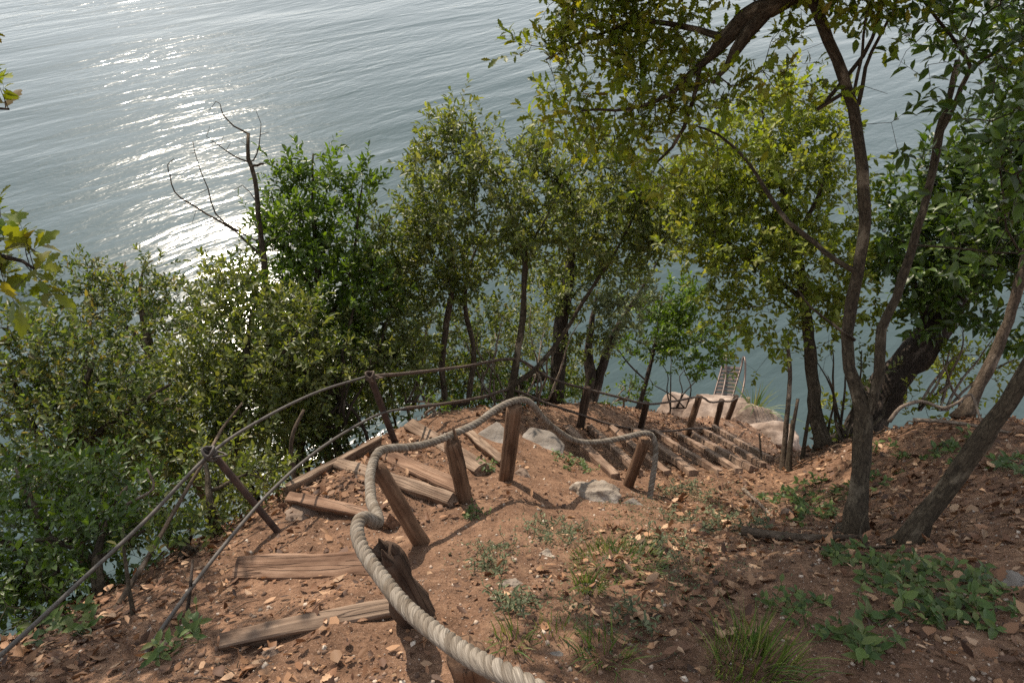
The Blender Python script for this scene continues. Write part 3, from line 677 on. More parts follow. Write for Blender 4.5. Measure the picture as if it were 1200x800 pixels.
# ================================================================== TREES
# the double-stemmed tree on the right
tree('slender_tree', 'double-stemmed tree rising from the fallen log in the right foreground', 'tree', [
    [(1003,622,2.88,0.0406),(1010,560,2.95,0.0359),(1019,482,3.0,0.0343),(1003,430,3.02,0.0257),(1002,370,3.05,0.0257),(1014,300,3.02,0.0250),(1017,220,2.98,0.0242),(1008,145,2.93,0.0234),(988,85,2.88,0.0226),(962,25,2.82,0.0211),(930,-50,2.75,0.0179),(890,-130,2.7,0.0140)],
    [(1019,482,3.0,0.0234),(1027,435,2.98,0.0203),(1032,385,2.98,0.0195),(1048,345,2.98,0.0187),(1062,300,2.97,0.0179),(1085,225,2.95,0.0164),(1100,157,2.93,0.0156),(1113,108,2.9,0.0140),(1122,71,2.88,0.0125)],
    [(1102,155,2.93,0.0125),(1119,125,2.88,0.0109),(1138,80,2.82,0.0094),(1200,40,2.7,0.0078),(1250,5,2.6,0.0047)],
    [(1138,80,2.82,0.0086),(1124,55,2.8,0.0070),(1100,25,2.75,0.0062),(1070,-15,2.7,0.0039)],
    [(1003,318,3.03,0.0125),(968,294,3.08,0.0117),(946,276,3.12,0.0109),(924,258,3.15,0.0101),(901,225,3.2,0.0094),(875,188,3.25,0.0078),(841,159,3.3,0.0055),(812,147,3.33,0.0031)],
    [(1001,398,3.03,0.0078),(975,378,3.0,0.0062),(950,360,2.97,0.0047),(934,338,2.95,0.0031)],
    [(1006,122,2.92,0.0101),(1016,80,2.88,0.0078),(1036,40,2.84,0.0062),(1058,-20,2.8,0.0039)],
    [(1000,112,2.91,0.0078),(1008,65,2.85,0.0062),(1014,20,2.8,0.0047),(1034,-40,2.76,0.0031)],
    [(958,128,3.0,0.0086),(984,100,2.95,0.0094),(1012,66,2.9,0.0086),(1030,22,2.85,0.0062),(1040,-30,2.8,0.0039)]],
    [(1150,25,2.65,62,32,.25,.8),(1195,75,2.45,35,50,.2,.8),(1178,205,2.35,32,40,.2,.8),(1165,270,2.5,40,30,.25,.7),(1092,50,2.85,26,28,.15,.6),(1130,-70,2.6,110,60,.4,1.3),(1000,-110,2.6,130,60,.4,1.3),(1230,150,2.3,60,80,.3,.8),
     (1060,170,2.9,25,20,.1,.25),(1120,40,2.75,44,30,.2,.7),(1185,150,2.5,34,40,.2,.8),(1190,300,2.6,30,36,.2,.6)],
    leaf='leaf_dark', bark='bark', size=.066, wid=.42, tpl='fine', lai=2.3, per=9, spray=.2, seed=11,
    bare=[(1045,10,2.8),(1010,5,2.85),(1062,60,2.85),(1075,28,2.8),(978,118,3.0),(940,60,2.8),(1050,85,2.9),(860,175,3.3),(890,175,3.2),(1040,110,2.9)])
# the overhanging oak: the bare leaning trunk at the right edge belongs to it
tree('oak_tree', 'leaning oak with bare trunk at the right edge and yellowing limb hanging overhead', 'tree', [
    [(1066,634,2.6,0.0370),(1085,606,2.6,0.0350),(1125,556,2.55,0.0343),(1165,498,2.5,0.0337),(1205,440,2.45,0.0337),(1270,330,2.4,0.0343),(1310,200,2.35,0.0343),(1300,60,2.35,0.0343),(1230,-50,2.4,.052),(1120,-80,2.5,.052),(1010,-45,2.65,.050),(940,-12,2.78,.047),(900,8,2.84,.044),(872,22,2.9,.040),(850,45,2.95,.034),(832,66,3.0,.024),(812,82,3.05,.014),(790,100,3.08,.007)],
    [(1230,-50,2.4,.04),(1130,-190,2.35,.036)] + [(*shade_clump(*q)[:3], r_) for q, r_ in (((1160,770,2.8), .03), ((1100,700,2.9), .025), ((1000,745,2.9), .018), ((900,775,3.0), .010), ((820,790,3.2), .004))],  # unseen limb added to carry the shading clumps
    [(1130,-190,2.35,.03)] + [(*shade_clump(*q)[:3], r_) for q, r_ in (((1160,620,3.0), .025), ((1120,560,3.2), .02), ((1060,600,3.3), .012), ((920,590,3.6), .004))],  # second added limb, out of view, for the shading clumps
    [(905,5,2.84,.030),(880,36,2.87,.028),(862,60,2.9,.022),(850,80,2.95,.012),(835,98,3.0,.006)],
    [(850,45,2.95,.016),(800,30,3.05,.013),(745,25,3.1,.010),(690,45,3.12,.007),(640,70,3.15,.004)],
    [(832,66,3.0,.014),(790,110,3.1,.011),(740,130,3.15,.008),(680,130,3.2,.005)],
    [(820,80,3.02,.010),(800,150,3.15,.009),(770,190,3.3,.006)]],
    [(640,55,3.15,27,20,.12),(690,28,3.12,45,26,.16),(740,22,3.1,55,32,.2),(762,75,3.1,58,38,.22),(704,92,3.14,50,34,.2),(662,116,3.2,24,18,.12),(722,140,3.2,62,30,.2,1.1),(680,165,3.25,50,22,.18),(800,118,3.08,48,36,.2,.8),(790,20,3.05,36,26,.2,.6),
     (910,60,2.9,34,24,.15,.4),(870,115,2.98,42,30,.18,.4),(925,85,2.9,30,26,.12,.5),(775,175,3.3,45,30,.2,.8),(830,165,3.2,35,25,.2,.5),(960,-60,2.6,140,45,.4,1.3),(760,-60,3.0,120,45,.4,1.2),(1180,-110,2.3,140,60,.4,1.3),(1300,60,2.2,60,100,.4,1.2),*[shade_clump(*q) for q in ((1000,745,2.9,.42),(1100,700,2.9,.45),(1160,770,2.8,.42),(900,775,3.0,.35,.8),(1160,620,3.0,.5),(1120,560,3.2,.5),(1185,520,3.4,.5),(1010,660,3.1,.4,.8),(960,700,3.1,.32,.7),(1060,600,3.3,.4),(820,790,3.2,.28,.6),(1080,790,2.9,.4),(920,590,3.6,.3,.6),(760,760,3.3,.16,.6),(850,690,3.4,.2,.5))]],  # last clumps are added out of view to shade the right bank
    leaf='leaf_oak', bark='bark', size=.06, wid=.5, tpl='oak', lai=3.1, per=10, spray=.15, seed=12, light=-.08)
# pale green tree between the oak limb and the water
tree('pale_green_tree', 'slender tree with a pale sunlit crown standing left of the double-stemmed tree', 'tree', [
    [(963,540,4.9,.05),(955,480,4.95,.046),(948,411,5.0,.042),(940,350,5.0,.038),(930,280,5.0,.03),(915,220,5.0,.022),(898,160,5.0,.014),(890,120,5.0,.006)],
    [(940,350,5.0,.02),(900,320,5.05,.015),(860,290,5.1,.01),(835,270,5.1,.005)],
    [(930,280,5.0,.018),(960,230,4.95,.013),(975,170,4.9,.006)]],
    [(905,148,5,62,40,.4),(860,190,5.1,55,42,.4),(945,130,4.9,45,32,.3,.8),(930,215,5.0,62,45,.4),(822,245,5.2,38,44,.35,1.0),(985,260,5.1,30,40,.3,.8),(1000,340,5.2,28,40,.3,.7),(880,330,5.1,50,30,.35,.7),(810,290,5.2,26,26,.3,.7),(818,200,5.1,30,26,.3,.8),(850,250,5.1,52,40,.35),(892,285,5.0,62,42,.4),(960,300,4.9,48,45,.35),(842,320,5.1,28,30,.2,.7),(900,360,5.0,50,34,.35,.9),(950,395,4.9,35,30,.3,.6),(905,405,5.0,26,20,.2,.6),(985,190,4.9,30,40,.3,.7)],
    leaf='leaf_pale', bark='bark', size=.054, wid=.5, lai=2.7, seed=13)
# big dark leaning tree
tree('leaning_tree', 'massive dark trunk leaning right under a heavy dark green crown', 'tree', [
    [(998,535,5.3,.145),(1020,492,5.3,.14),(1050,448,5.3,.135),(1088,395,5.3,.125),(1130,335,5.3,.13),(1180,250,5.3,.11),(1240,160,5.2,.08),(1280,80,5.1,.04)],
    [(1100,360,5.45,.07),(1110,300,5.3,.05),(1105,240,5.1,.03),(1085,190,5.0,.012)],
    [(1130,320,5.4,.05),(1180,300,5.1,.035),(1240,290,4.9,.02)],
    [(1090,393,5.3,.03),(1075,345,5.2,.025),(1060,300,5.0,.015)]],
    [(1130,245,4.8,72,42,.5),(1180,215,4.7,55,50,.5),(1075,280,4.9,45,40,.4),(1110,310,4.9,60,40,.5),(1170,305,4.7,55,42,.5),(1050,320,5.2,36,30,.3,.7),(1120,355,5.0,45,26,.35,.8),(1090,215,4.9,40,24,.35),(1210,370,4.7,40,30,.35,.7),(1105,352,4.9,34,24,.3,.9),(1065,270,5.0,30,30,.3,.9),(1150,170,4.6,50,26,.4,.9),(1085,375,4.95,20,14,.2,.7),(1240,250,4.7,60,80,.5)],
    leaf='leaf_dark', bark='bark_dark', size=.085, wid=.42, tpl='fine', lai=3.4, per=11, spray=.2, seed=14, droop=.25)
tree('slender_tree', 'smooth grey trunk rising from the top of the right bank and leaving the frame', 'tree', [
    [(1127,493,4.25,0.0346),(1150,452,4.25,0.0331),(1178,392,4.2,0.0310),(1196,335,4.15,0.0295),(1215,260,4.1,0.0274),(1250,140,4.0,0.0216),(1290,20,3.9,0.0144)],
    [(1215,260,4.1,0.0144),(1250,200,4.0,0.0101),(1290,160,3.9,0.0043)]],
    [(1280,80,3.9,70,80,.6,1.2),(1260,-40,3.8,90,70,.6,1.2),(1300,220,3.9,60,60,.5)], leaf='leaf_dark', bark='bark_light', size=.08, tpl='fine', lai=2.2, per=9, spray=.2, seed=15)
# trees standing in the centre, on the edge above the water
CT = [
 ('slender tree carrying the fence ropes on its trunk, with a fine leafy crown', [
    [(596,470,5.6,0.0312),(606,420,5.58,0.0281),(612,360,5.6,0.0250),(613,300,5.6,0.0218),(602,258,5.6,0.0172),(588,225,5.6,0.0125),(570,190,5.6,0.0078),(556,150,5.6,0.0039)],
    [(604,450,5.6,0.0218),(632,430,5.65,0.0203),(662,392,5.7,0.0187),(690,345,5.75,0.0156),(715,305,5.8,0.0125),(738,262,5.8,0.0086),(752,235,5.8,0.0047)],
    [(613,300,5.6,0.0109),(640,255,5.6,0.0086),(660,215,5.6,0.0047)]],
    [(560,165,5.6,45,34,.35),(530,205,5.6,40,30,.35),(590,205,5.6,55,40,.4),(640,215,5.6,55,42,.4),(690,210,5.7,50,38,.4),(740,215,5.8,36,34,.35),(560,250,5.6,60,32,.4),(640,265,5.6,55,32,.4),(720,262,5.8,45,32,.35,.8),(700,300,5.8,40,24,.3,.6),(542,140,5.6,16,16,.15,.8),(775,245,5.8,34,34,.35,1.1),(800,280,5.7,28,30,.3,.9),(790,215,5.7,26,26,.3,.9),(770,295,5.9,36,26,.35,.8),(500,265,5.7,30,26,.3,.8),(610,290,5.7,50,26,.35,.7)], 'leaf_center', 21, 2.3, 'bark'),
 ('pair of thin trunks left of the rope-carrying tree under a grey green crown', [
    [(522,472,6.2,0.0312),(519,420,6.2,0.0289),(524,370,6.2,0.0265),(531,318,6.2,0.0218),(527,270,6.2,0.0140),(515,230,6.2,0.0062)],
    [(548,470,6.3,0.0265),(556,420,6.3,0.0250),(546,370,6.3,0.0234),(545,335,6.3,0.0187),(556,295,6.3,0.0109),(575,265,6.3,0.0055)]],
    [(505,240,6.2,36,30,.35),(490,275,6.2,34,28,.35),(535,290,6.2,50,30,.4),(495,315,6.2,36,26,.35),(545,325,6.2,42,24,.35,.8),(590,300,6.3,34,26,.35,.8),(520,345,6.2,38,20,.3,.7),(495,370,6.2,30,24,.3,.7)], 'leaf_center', 22, 2.3, 'bark_light'),
 ('thick dark trunk behind the rope-carrying tree', [
    [(652,462,7.2,.085),(656,420,7.2,.08),(660,375,7.2,.07),(668,320,7.2,.055),(672,270,7.2,.03),(680,220,7.2,.012)],
    [(600,462,7.3,.04),(615,448,7.25,.045),(640,440,7.2,.05)]],
    [(650,310,7.2,55,28,.45),(665,345,7.2,46,24,.4,.8),(690,250,7.2,45,34,.45),(630,345,7.2,34,24,.35,.7),(740,300,7.2,40,30,.4,.8),(765,260,7.2,34,34,.4,.8)], 'leaf_center', 23, 2.0, 'bark_dark'),
 ('dark forked trunk leaning right at the water above the fence', [
    [(690,478,7.8,.07),(692,440,7.8,.062),(690,410,7.8,.05),(694,372,7.8,.03),(700,340,7.8,.014)],
    [(694,470,7.8,.06),(706,430,7.8,.055),(716,402,7.8,.045),(735,365,7.8,.03),(760,325,7.8,.016),(780,290,7.8,.008)]],
    [(720,375,7.2,32,20,.3,.9),(745,350,7.3,34,22,.3),(708,352,7.4,26,18,.3,.8),(735,398,7.0,26,14,.25,.7)], 'leaf_olive', 24, 2.0, 'bark_dark'),
 ('small thin tree with a dark rounded crown in front of the teal water', [
    [(748,484,8.6,.03),(758,440,8.6,.026),(766,410,8.6,.022),(772,375,8.6,.016),(776,345,8.6,.008)],
    [(766,410,8.6,.012),(800,405,8.7,.010),(828,398,8.7,.005)], [(757,446,8.6,.012),(735,425,8.6,.01),(722,405,8.6,.006)]],
    [(800,395,8.6,46,24,.4),(775,372,8.6,42,26,.4),(825,408,8.7,26,16,.25,.9),(762,412,8.6,34,14,.3,.8),(805,425,8.6,22,10,.2,.6),(790,345,8.6,28,18,.3,.7)], 'leaf_laurel', 25, 2.8, 'bark_dark')]
for lb, stems, blobs, lf, sd, la, bk in CT:
    tree('slender_tree', lb, 'tree', stems, blobs, leaf=lf, bark=bk, size=.058 if sd < 24 else .07, wid=.40, lai=la, seed=sd, group='trees on the edge above the water')
# the dark bush with the bare snag
tree('laurel_bush', 'tall deep green bush with upright leafy tips beside the bare dead tree', 'bush', [
    [(372,480,5.6,.04),(370,400,5.6,.035),(372,320,5.6,.028),(368,250,5.6,.018),(367,180,5.6,.006)],
    [(370,400,5.6,.02),(405,330,5.6,.015),(418,260,5.6,.010),(425,212,5.6,.004)], [(372,350,5.6,.018),(335,290,5.6,.012),(318,225,5.6,.005)]],
    [(368,205,5.6,11,30,.08,1.1),(340,215,5.6,14,26,.1),(318,225,5.6,14,26,.1),(400,225,5.6,12,30,.1),(424,235,5.6,12,34,.1),(355,265,5.6,44,38,.35),(405,285,5.6,36,40,.35),(325,275,5.6,26,34,.25),(370,330,5.6,56,40,.45),(420,350,5.6,34,38,.35),(320,335,5.6,36,34,.3),(380,390,5.5,52,34,.4,.9)],
    leaf='leaf_laurel', bark='bark', size=.062, wid=.40, lai=2.9, seed=31)
tree('dead_tree', 'bare dead tree with crooked forked branches against the glittering water', 'tree', [
    [(318,420,5.2,0.0245),(314,350,5.2,0.0223),(309,300,5.2,0.0216),(303,250,5.2,0.0194),(298,205,5.2,0.0173),(291,185,5.2,0.0151),(291,156,5.2,0.0115)],
    [(308,302,5.2,0.0101),(285,280,5.2,0.0094),(262,263,5.2,0.0086),(240,250,5.2,0.0072),(218,236,5.2,0.0065),(203,224,5.2,0.0050),(198,205,5.2,0.0043),(196,193,5.2,0.0036),(204,186,5.2,0.0025)],
    [(300,282,5.2,0.0065),(275,268,5.2,0.0065),(252,250,5.2,0.0058),(243,220,5.2,0.0043),(235,200,5.2,0.0036),(226,166,5.2,0.0022)],
    [(291,157,5.2,0.0072),(275,148,5.2,0.0058),(262,136,5.2,0.0043),(258,124,5.2,0.0029),(253,119,5.2,0.0022)],
    [(292,190,5.2,0.0072),(272,182,5.2,0.0050),(258,172,5.2,0.0036),(242,160,5.2,0.0022)],
    [(297,188,5.2,0.0058),(304,172,5.2,0.0043),(306,145,5.2,0.0022)], [(298,194,5.2,0.0101),(309,192,5.2,0.0086)], [(302,240,5.2,0.0043),(292,226,5.2,0.0036),(284,217,5.2,0.0022)],
    [(312,284,5.2,0.0050),(326,278,5.2,0.0036),(340,270,5.2,0.0022)]], bark='bark', tipr=.0026, seed=32,
    bare=[(225,262,5.2),(232,228,5.2),(284,250,5.2),(212,205,5.2),(222,180,5.2),(240,172,5.2),(282,165,5.2),(262,160,5.2),(320,190,5.2),(315,155,5.2),(300,130,5.2),(245,130,5.2),(270,225,5.2),(330,265,5.2),(345,255,5.2),(250,262,5.2),(262,248,5.2),(232,190,5.2),(214,240,5.2),(270,168,5.2),(310,175,5.2),(318,205,5.2),(246,148,5.2),(328,190,5.2)])
# bushes and trees down the left side
LT = [
 ('small_tree', 'small tree with a thin broken crown in front of the sun glitter at left', 'tree', [
    [(182,470,6.6,.06),(176,420,6.6,.055),(168,375,6.6,.04),(164,345,6.6,.02),(168,315,6.6,.008)], [(176,415,6.6,.025),(150,385,6.6,.02),(120,375,6.6,.015),(95,362,6.6,.008)], [(180,430,6.6,.025),(215,412,6.6,.02),(240,400,6.6,.01)]],
    [(170,325,6.6,24,18,.3,.9),(150,355,6.6,30,18,.3,.8),(205,350,6.6,36,20,.35),(190,375,6.6,46,16,.35,.9),(230,380,6.6,30,20,.3),(100,330,6.6,32,28,.35),(75,355,6.6,34,26,.35),(120,385,6.6,34,18,.3,.8),(245,365,6.6,22,18,.25,.8)], 'leaf_left', 41, .06, 2.1),
 ('leafy_bush', 'broad mid green bush with some yellowing leaves filling the left edge', 'bush', [
    [(90,640,4.2,.04),(80,560,4.2,.035),(90,480,4.2,.025),(110,420,4.2,.010)], [(80,560,4.2,.025),(30,480,4.2,.02),(10,420,4.2,.010)], [(85,530,4.2,.022),(150,480,4.2,.018),(200,450,4.2,.008)],[(60,560,4.2,.02),(-40,500,4.1,.015)]],
    [(60,420,4.3,60,34,.4),(130,420,4.4,54,32,.4),(20,460,4.2,50,38,.4),(90,470,4.2,64,34,.45),(165,470,4.3,46,34,.4),(40,520,4.1,60,36,.45),(120,525,4.1,60,34,.45),(185,520,4.2,40,34,.35),(-20,400,4.2,50,40,.4)], 'leaf_left', 42, .046, 2.4),
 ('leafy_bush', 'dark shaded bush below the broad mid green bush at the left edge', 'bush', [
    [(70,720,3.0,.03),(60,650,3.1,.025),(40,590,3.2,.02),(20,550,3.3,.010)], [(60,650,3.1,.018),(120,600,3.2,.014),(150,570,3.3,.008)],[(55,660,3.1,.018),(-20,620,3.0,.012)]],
    [(30,575,3.3,55,34,.3),(110,575,3.4,54,32,.3),(30,630,3.1,50,36,.3),(100,625,3.2,52,34,.3),(20,690,2.9,46,34,.25,.9),(75,670,3.0,36,28,.22,.7),(170,590,3.5,40,30,.25),(160,635,3.3,30,22,.2,.6)], 'leaf_dark', 43, .046, 2.6),  # darker leaf colour stands in for the deep shade on this bush
 ('leafy_bush', 'grey green bush beneath the bare dead tree, above the leaning iron stake', 'bush', [
    [(280,540,4.6,.035),(282,470,4.7,.03),(290,400,4.8,.02),(300,350,4.9,.008)], [(282,470,4.7,.022),(240,420,4.8,.016),(225,380,4.9,.006)], [(285,450,4.7,.02),(340,400,4.8,.015),(365,360,4.9,.006)]],
    [(270,325,5.0,24,22,.25,.8),(262,370,4.9,30,28,.3,.9),(295,365,4.9,40,34,.35),(340,390,4.8,42,34,.35),(270,415,4.8,46,34,.35),(320,435,4.7,50,32,.35),(245,455,4.7,44,34,.35),(290,480,4.6,50,30,.35),(225,505,4.5,40,32,.3),(270,520,4.4,36,24,.25,.8),(375,430,4.8,36,30,.3,.9)], 'leaf_center', 44, .050, 3.0),
 ('leafy_bush', 'mixed bush spreading under the tall deep green bush behind the upper grey cable', 'bush', [
    [(395,520,5.2,.03),(400,460,5.2,.026),(405,400,5.3,.018),(415,360,5.3,.008)], [(400,460,5.2,.02),(440,410,5.4,.014),(455,370,5.5,.006)], [(398,470,5.2,.018),(355,430,5.2,.012)]],
    [(430,385,5.6,40,34,.35),(455,340,5.8,30,40,.35,.8),(390,420,5.3,40,26,.3,.9),(445,425,5.4,36,26,.3,.8),(350,470,5.0,36,26,.3,.8),(400,465,5.2,34,18,.25,.6),(470,400,5.8,34,30,.35,.7),(462,305,6.0,22,20,.3,.7),(474,345,6.2,30,30,.35,.9),(445,300,5.8,22,30,.3,.8),(430,440,5.6,40,24,.3,.8),(350,440,5.5,34,26,.3,1),(335,400,5.6,30,26,.3,1),(385,470,5.4,40,24,.3,1)], 'leaf_center', 45, .050, 2.7),
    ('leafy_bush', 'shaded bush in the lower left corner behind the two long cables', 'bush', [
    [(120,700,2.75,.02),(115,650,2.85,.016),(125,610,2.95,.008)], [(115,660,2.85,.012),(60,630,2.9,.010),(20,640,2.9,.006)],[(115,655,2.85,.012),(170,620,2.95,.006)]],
    [(60,690,2.75,44,30,.22),(120,640,2.95,44,30,.22),(10,660,2.8,44,34,.22),(20,740,2.5,36,24,.18,.6),(175,610,3.1,34,26,.2,.9),(-30,700,2.6,40,40,.22)], 'leaf_dark', 47, .040, 2.6),  # shade of this corner is put into the darker leaf colour
    ('leafy_bush', 'dark dense bush low on the drop straight behind the slim corner stake', 'bush', [
    [(350,560,6.6,.04),(352,500,6.6,.034),(355,440,6.7,.02),(358,390,6.7,.01)], [(352,500,6.6,.02),(320,440,6.7,.012)], [(352,490,6.6,.02),(400,440,6.7,.012)]],
    [(340,400,6.8,44,30,.45),(390,400,6.8,40,30,.45),(320,440,6.7,40,30,.45),(370,445,6.7,44,30,.45),(420,430,6.8,34,30,.4),(345,490,6.5,44,28,.4),(400,480,6.6,40,26,.4),(300,490,6.5,36,28,.4),(300,400,6.8,34,28,.4)], 'leaf_laurel', 49, .056, 2.6),
    ('leafy_bush', 'dense bush further down the slope in front of the small broken-crowned tree', 'bush', [
    [(180,600,5.6,.04),(185,540,5.7,.034),(190,480,5.8,.02),(185,440,5.8,.01)], [(185,540,5.7,.02),(130,470,5.8,.012)], [(185,540,5.7,.02),(245,470,5.8,.012)]],
    [(185,455,5.9,46,24,.4,.9),(140,440,5.9,44,28,.4),(240,440,5.8,36,24,.35,.8),(170,500,5.7,60,34,.45),(235,500,5.6,44,34,.4),(110,500,5.7,50,34,.4),(190,560,5.5,60,36,.45),(120,560,5.4,50,36,.4),(250,560,5.3,40,34,.4)], 'leaf_left', 48, .052, 2.0),
 ('leafy_bush', 'low bright bush at the foot of the leaning iron stake', 'bush', [
    [(250,610,3.4,.02),(245,570,3.4,.016),(240,540,3.5,.008)], [(245,575,3.4,.012),(290,555,3.5,.008)]],
    [(235,560,3.6,40,28,.25,.9),(285,560,3.6,36,24,.22,.8),(225,605,3.3,32,22,.18,.6),(270,595,3.4,26,16,.15,.6),(320,545,3.7,24,18,.18,.5)], 'leaf_center', 46, .04, 1.4)]
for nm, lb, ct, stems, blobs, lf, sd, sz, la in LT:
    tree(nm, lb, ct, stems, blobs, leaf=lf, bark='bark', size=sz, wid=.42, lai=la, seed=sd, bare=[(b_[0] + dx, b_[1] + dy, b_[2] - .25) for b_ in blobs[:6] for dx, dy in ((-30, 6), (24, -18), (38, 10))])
# oak sprigs close to the camera at the left edge: they hang from a tree standing beside the viewpoint
tree('oak_tree', 'oak beside the viewpoint, only yellow leafed branch tips showing at the left edge', 'tree', [
    [(-420,760,1.9,.07),(-430,500,1.9,.06),(-420,250,1.9,.05),(-380,60,1.9,.03),(-330,-150,1.9,.015)],
    [(-420,300,1.9,.02),(-250,270,1.8,.014),(-100,290,1.75,.009),(0,300,1.72,.006),(40,315,1.7,.003)],
    [(-345,-100,1.9,.025)] + [(*shade_clump(*q)[:3], r_) for q, r_ in (((30,700,2.6), .02), ((60,765,2.3), .016), ((150,725,2.4), .010), ((235,770,2.4), .004))],  # limb added out of view for the shading clumps
    [(-400,150,1.9,.018),(-200,120,1.8,.011),(-80,125,1.75,.006),(10,128,1.72,.003)]],
    [(-6,282,1.72,18,12,.04,6),(28,312,1.7,24,15,.05,6),(0,326,1.7,22,13,.05,6),(-20,268,1.72,14,10,.04,1.3),(-8,128,1.72,22,9,.04,6),(-110,310,1.75,36,26,.12,1.2),(-120,130,1.75,36,26,.12,1.2),(-250,200,1.8,140,120,.4,1.2),(-300,-60,1.9,160,100,.4,1.2),(-200,420,1.8,120,80,.3,1.0),*[shade_clump(*q) for q in ((60,765,2.3,.4),(150,725,2.4,.38),(235,770,2.4,.3,.9),(140,800,2.2,.35),(30,700,2.6,.4),(120,640,2.8,.35,.8),(210,680,2.8,.22,.7),(40,600,3.0,.4,.8),(90,610,2.4,.45,1,3.0),(160,580,2.4,.4,1,3.2),(20,560,2.4,.5,1,3.3),(30,660,2.2,.4,1,2.8),(220,600,2.6,.3,.9,3.2))]],  # last clumps are added out of view to shade the lower left
    leaf='leaf_yellow', bark='bark_dark', size=.062, wid=.6, tpl='oak', lai=1.6, per=8, spray=.07, seed=51)
# understory: bare many-stemmed shrubs
def shrub(name, label, base, d, tops, lean, seed, blobs=(), leaf='leaf_center', bark='deadwood', r=.012, group='bare undergrowth shrubs', cat='shrub', size=.05, lai=1.4):
    rg = np.random.default_rng(seed); stems = []
    for i, (tx, ty) in enumerate(tops):
        bx = base[0] + (rg.random() - .5) * lean; by = base[1]
        stems.append([(bx, by, d, r), (bx + (tx - bx) * .3 + rg.normal() * 4, by + (ty - by) * .35, d, r * .85), (bx + (tx - bx) * .65 + rg.normal() * 6, by + (ty - by) * .7, d + rg.normal() * .1, r * .6), (tx, ty, d + rg.normal() * .2, r * .25)])
    # each stem rooted on its own
    bare = [(t[0] + rg.normal() * 12, t[1] + rg.normal() * 10 + 8, d + rg.normal() * .15) for t in tops for _ in range(2)]
    return tree(name, label, cat, stems, blobs, leaf=leaf, bark=bark, size=size, lai=lai, seed=seed, bare=bare, group=group, sides=6)
shrub('bare_shrub', 'bare grey shrub between the corner stake and the pair of thin trunks', (480, 470), 5.9, [(455,395),(470,385),(488,400),(500,380),(465,420)], 40, 61, [(470,440,5.9,30,22,.3,.8),(500,450,6.0,24,16,.25,.6)])
shrub('bare_shrub', 'tangle of pale thin stems right of the pair of thin trunks', (575, 468), 6.4, [(545,400),(560,385),(580,390),(590,370),(570,410),(552,420)], 40, 62, [(575,420,6.6,34,24,.3,.8),(560,375,6.6,34,20,.3,.7)])
shrub('bare_shrub', 'leaning bare stems between the rope-carrying tree and the thick dark trunk', (628, 468), 6.8, [(605,395),(640,385),(655,400),(622,360),(680,375)], 40, 63, [(630,390,6.9,40,24,.3,.7),(680,400,7.3,30,24,.3,.7)])
shrub('bare_shrub', 'thin dark stems behind the lower grey cable left of the corner stake', (400, 500), 5.0, [(375,430),(395,440),(420,430),(435,420),(410,410),(360,450)], 60, 64, [(410,480,5.2,30,16,.25,.6)], bark='bark_dark')
shrub('bare_shrub', 'fan of bare twigs in front of the long low boulder', (795, 478), 9.2, [(770,420),(785,410),(800,415),(812,425),(825,432),(760,440)], 20, 65, bark='bark_dark', r=.01)
shrub('bare_shrub', 'bare shrub with small light leaves behind the right bank', (1100, 480), 5.0, [(1105,420),(1115,400),(1128,380),(1140,400),(1165,395),(1190,420)], 60, 66, [(1115,440,5.2,28,22,.25,.9),(1150,425,5.2,40,28,.3,.8),(1180,455,5.0,30,20,.25,.7)], leaf='leaf_pale')
shrub('bare_shrub', 'thicket of thin upright stems behind the double-stemmed tree', (985, 540), 4.9, [(975,400),(990,420),(970,440),(1000,430),(955,420),(1010,410)], 50, 67, [(985,440,5.1,26,26,.25,.5)], bark='bark', r=.012)
shrub('leafy_shrub', 'low green shrub at the brink left of the thick dark trunk', (600, 478), 6.6, [(585,450),(605,445),(620,455)], 40, 68, [(595,450,7.0,30,20,.25,1.1),(640,455,7.2,26,16,.25,1.0),(595,462,6.7,26,12,.2,1.3),(560,460,6.5,22,12,.2,1.2)], leaf='leaf_laurel', group=None, size=.045)
shrub('leafy_shrub', 'low green shrub at the foot of the corner stake', (500, 490), 5.0, [(490,470),(505,465),(515,478)], 20, 69, [(500,480,5.1,22,12,.15,1.3)], leaf='leaf_laurel', group=None, size=.045)
shrub('leafy_shrub', 'small green shrub at the water behind the thin dark fence post', (735, 470), 8.8, [(725,450),(740,445),(755,452)], 30, 70, [(735,460,8.8,26,10,.25,1.2),(700,468,8.4,20,10,.2,1.2)], leaf='leaf_laurel', group=None, size=.05)
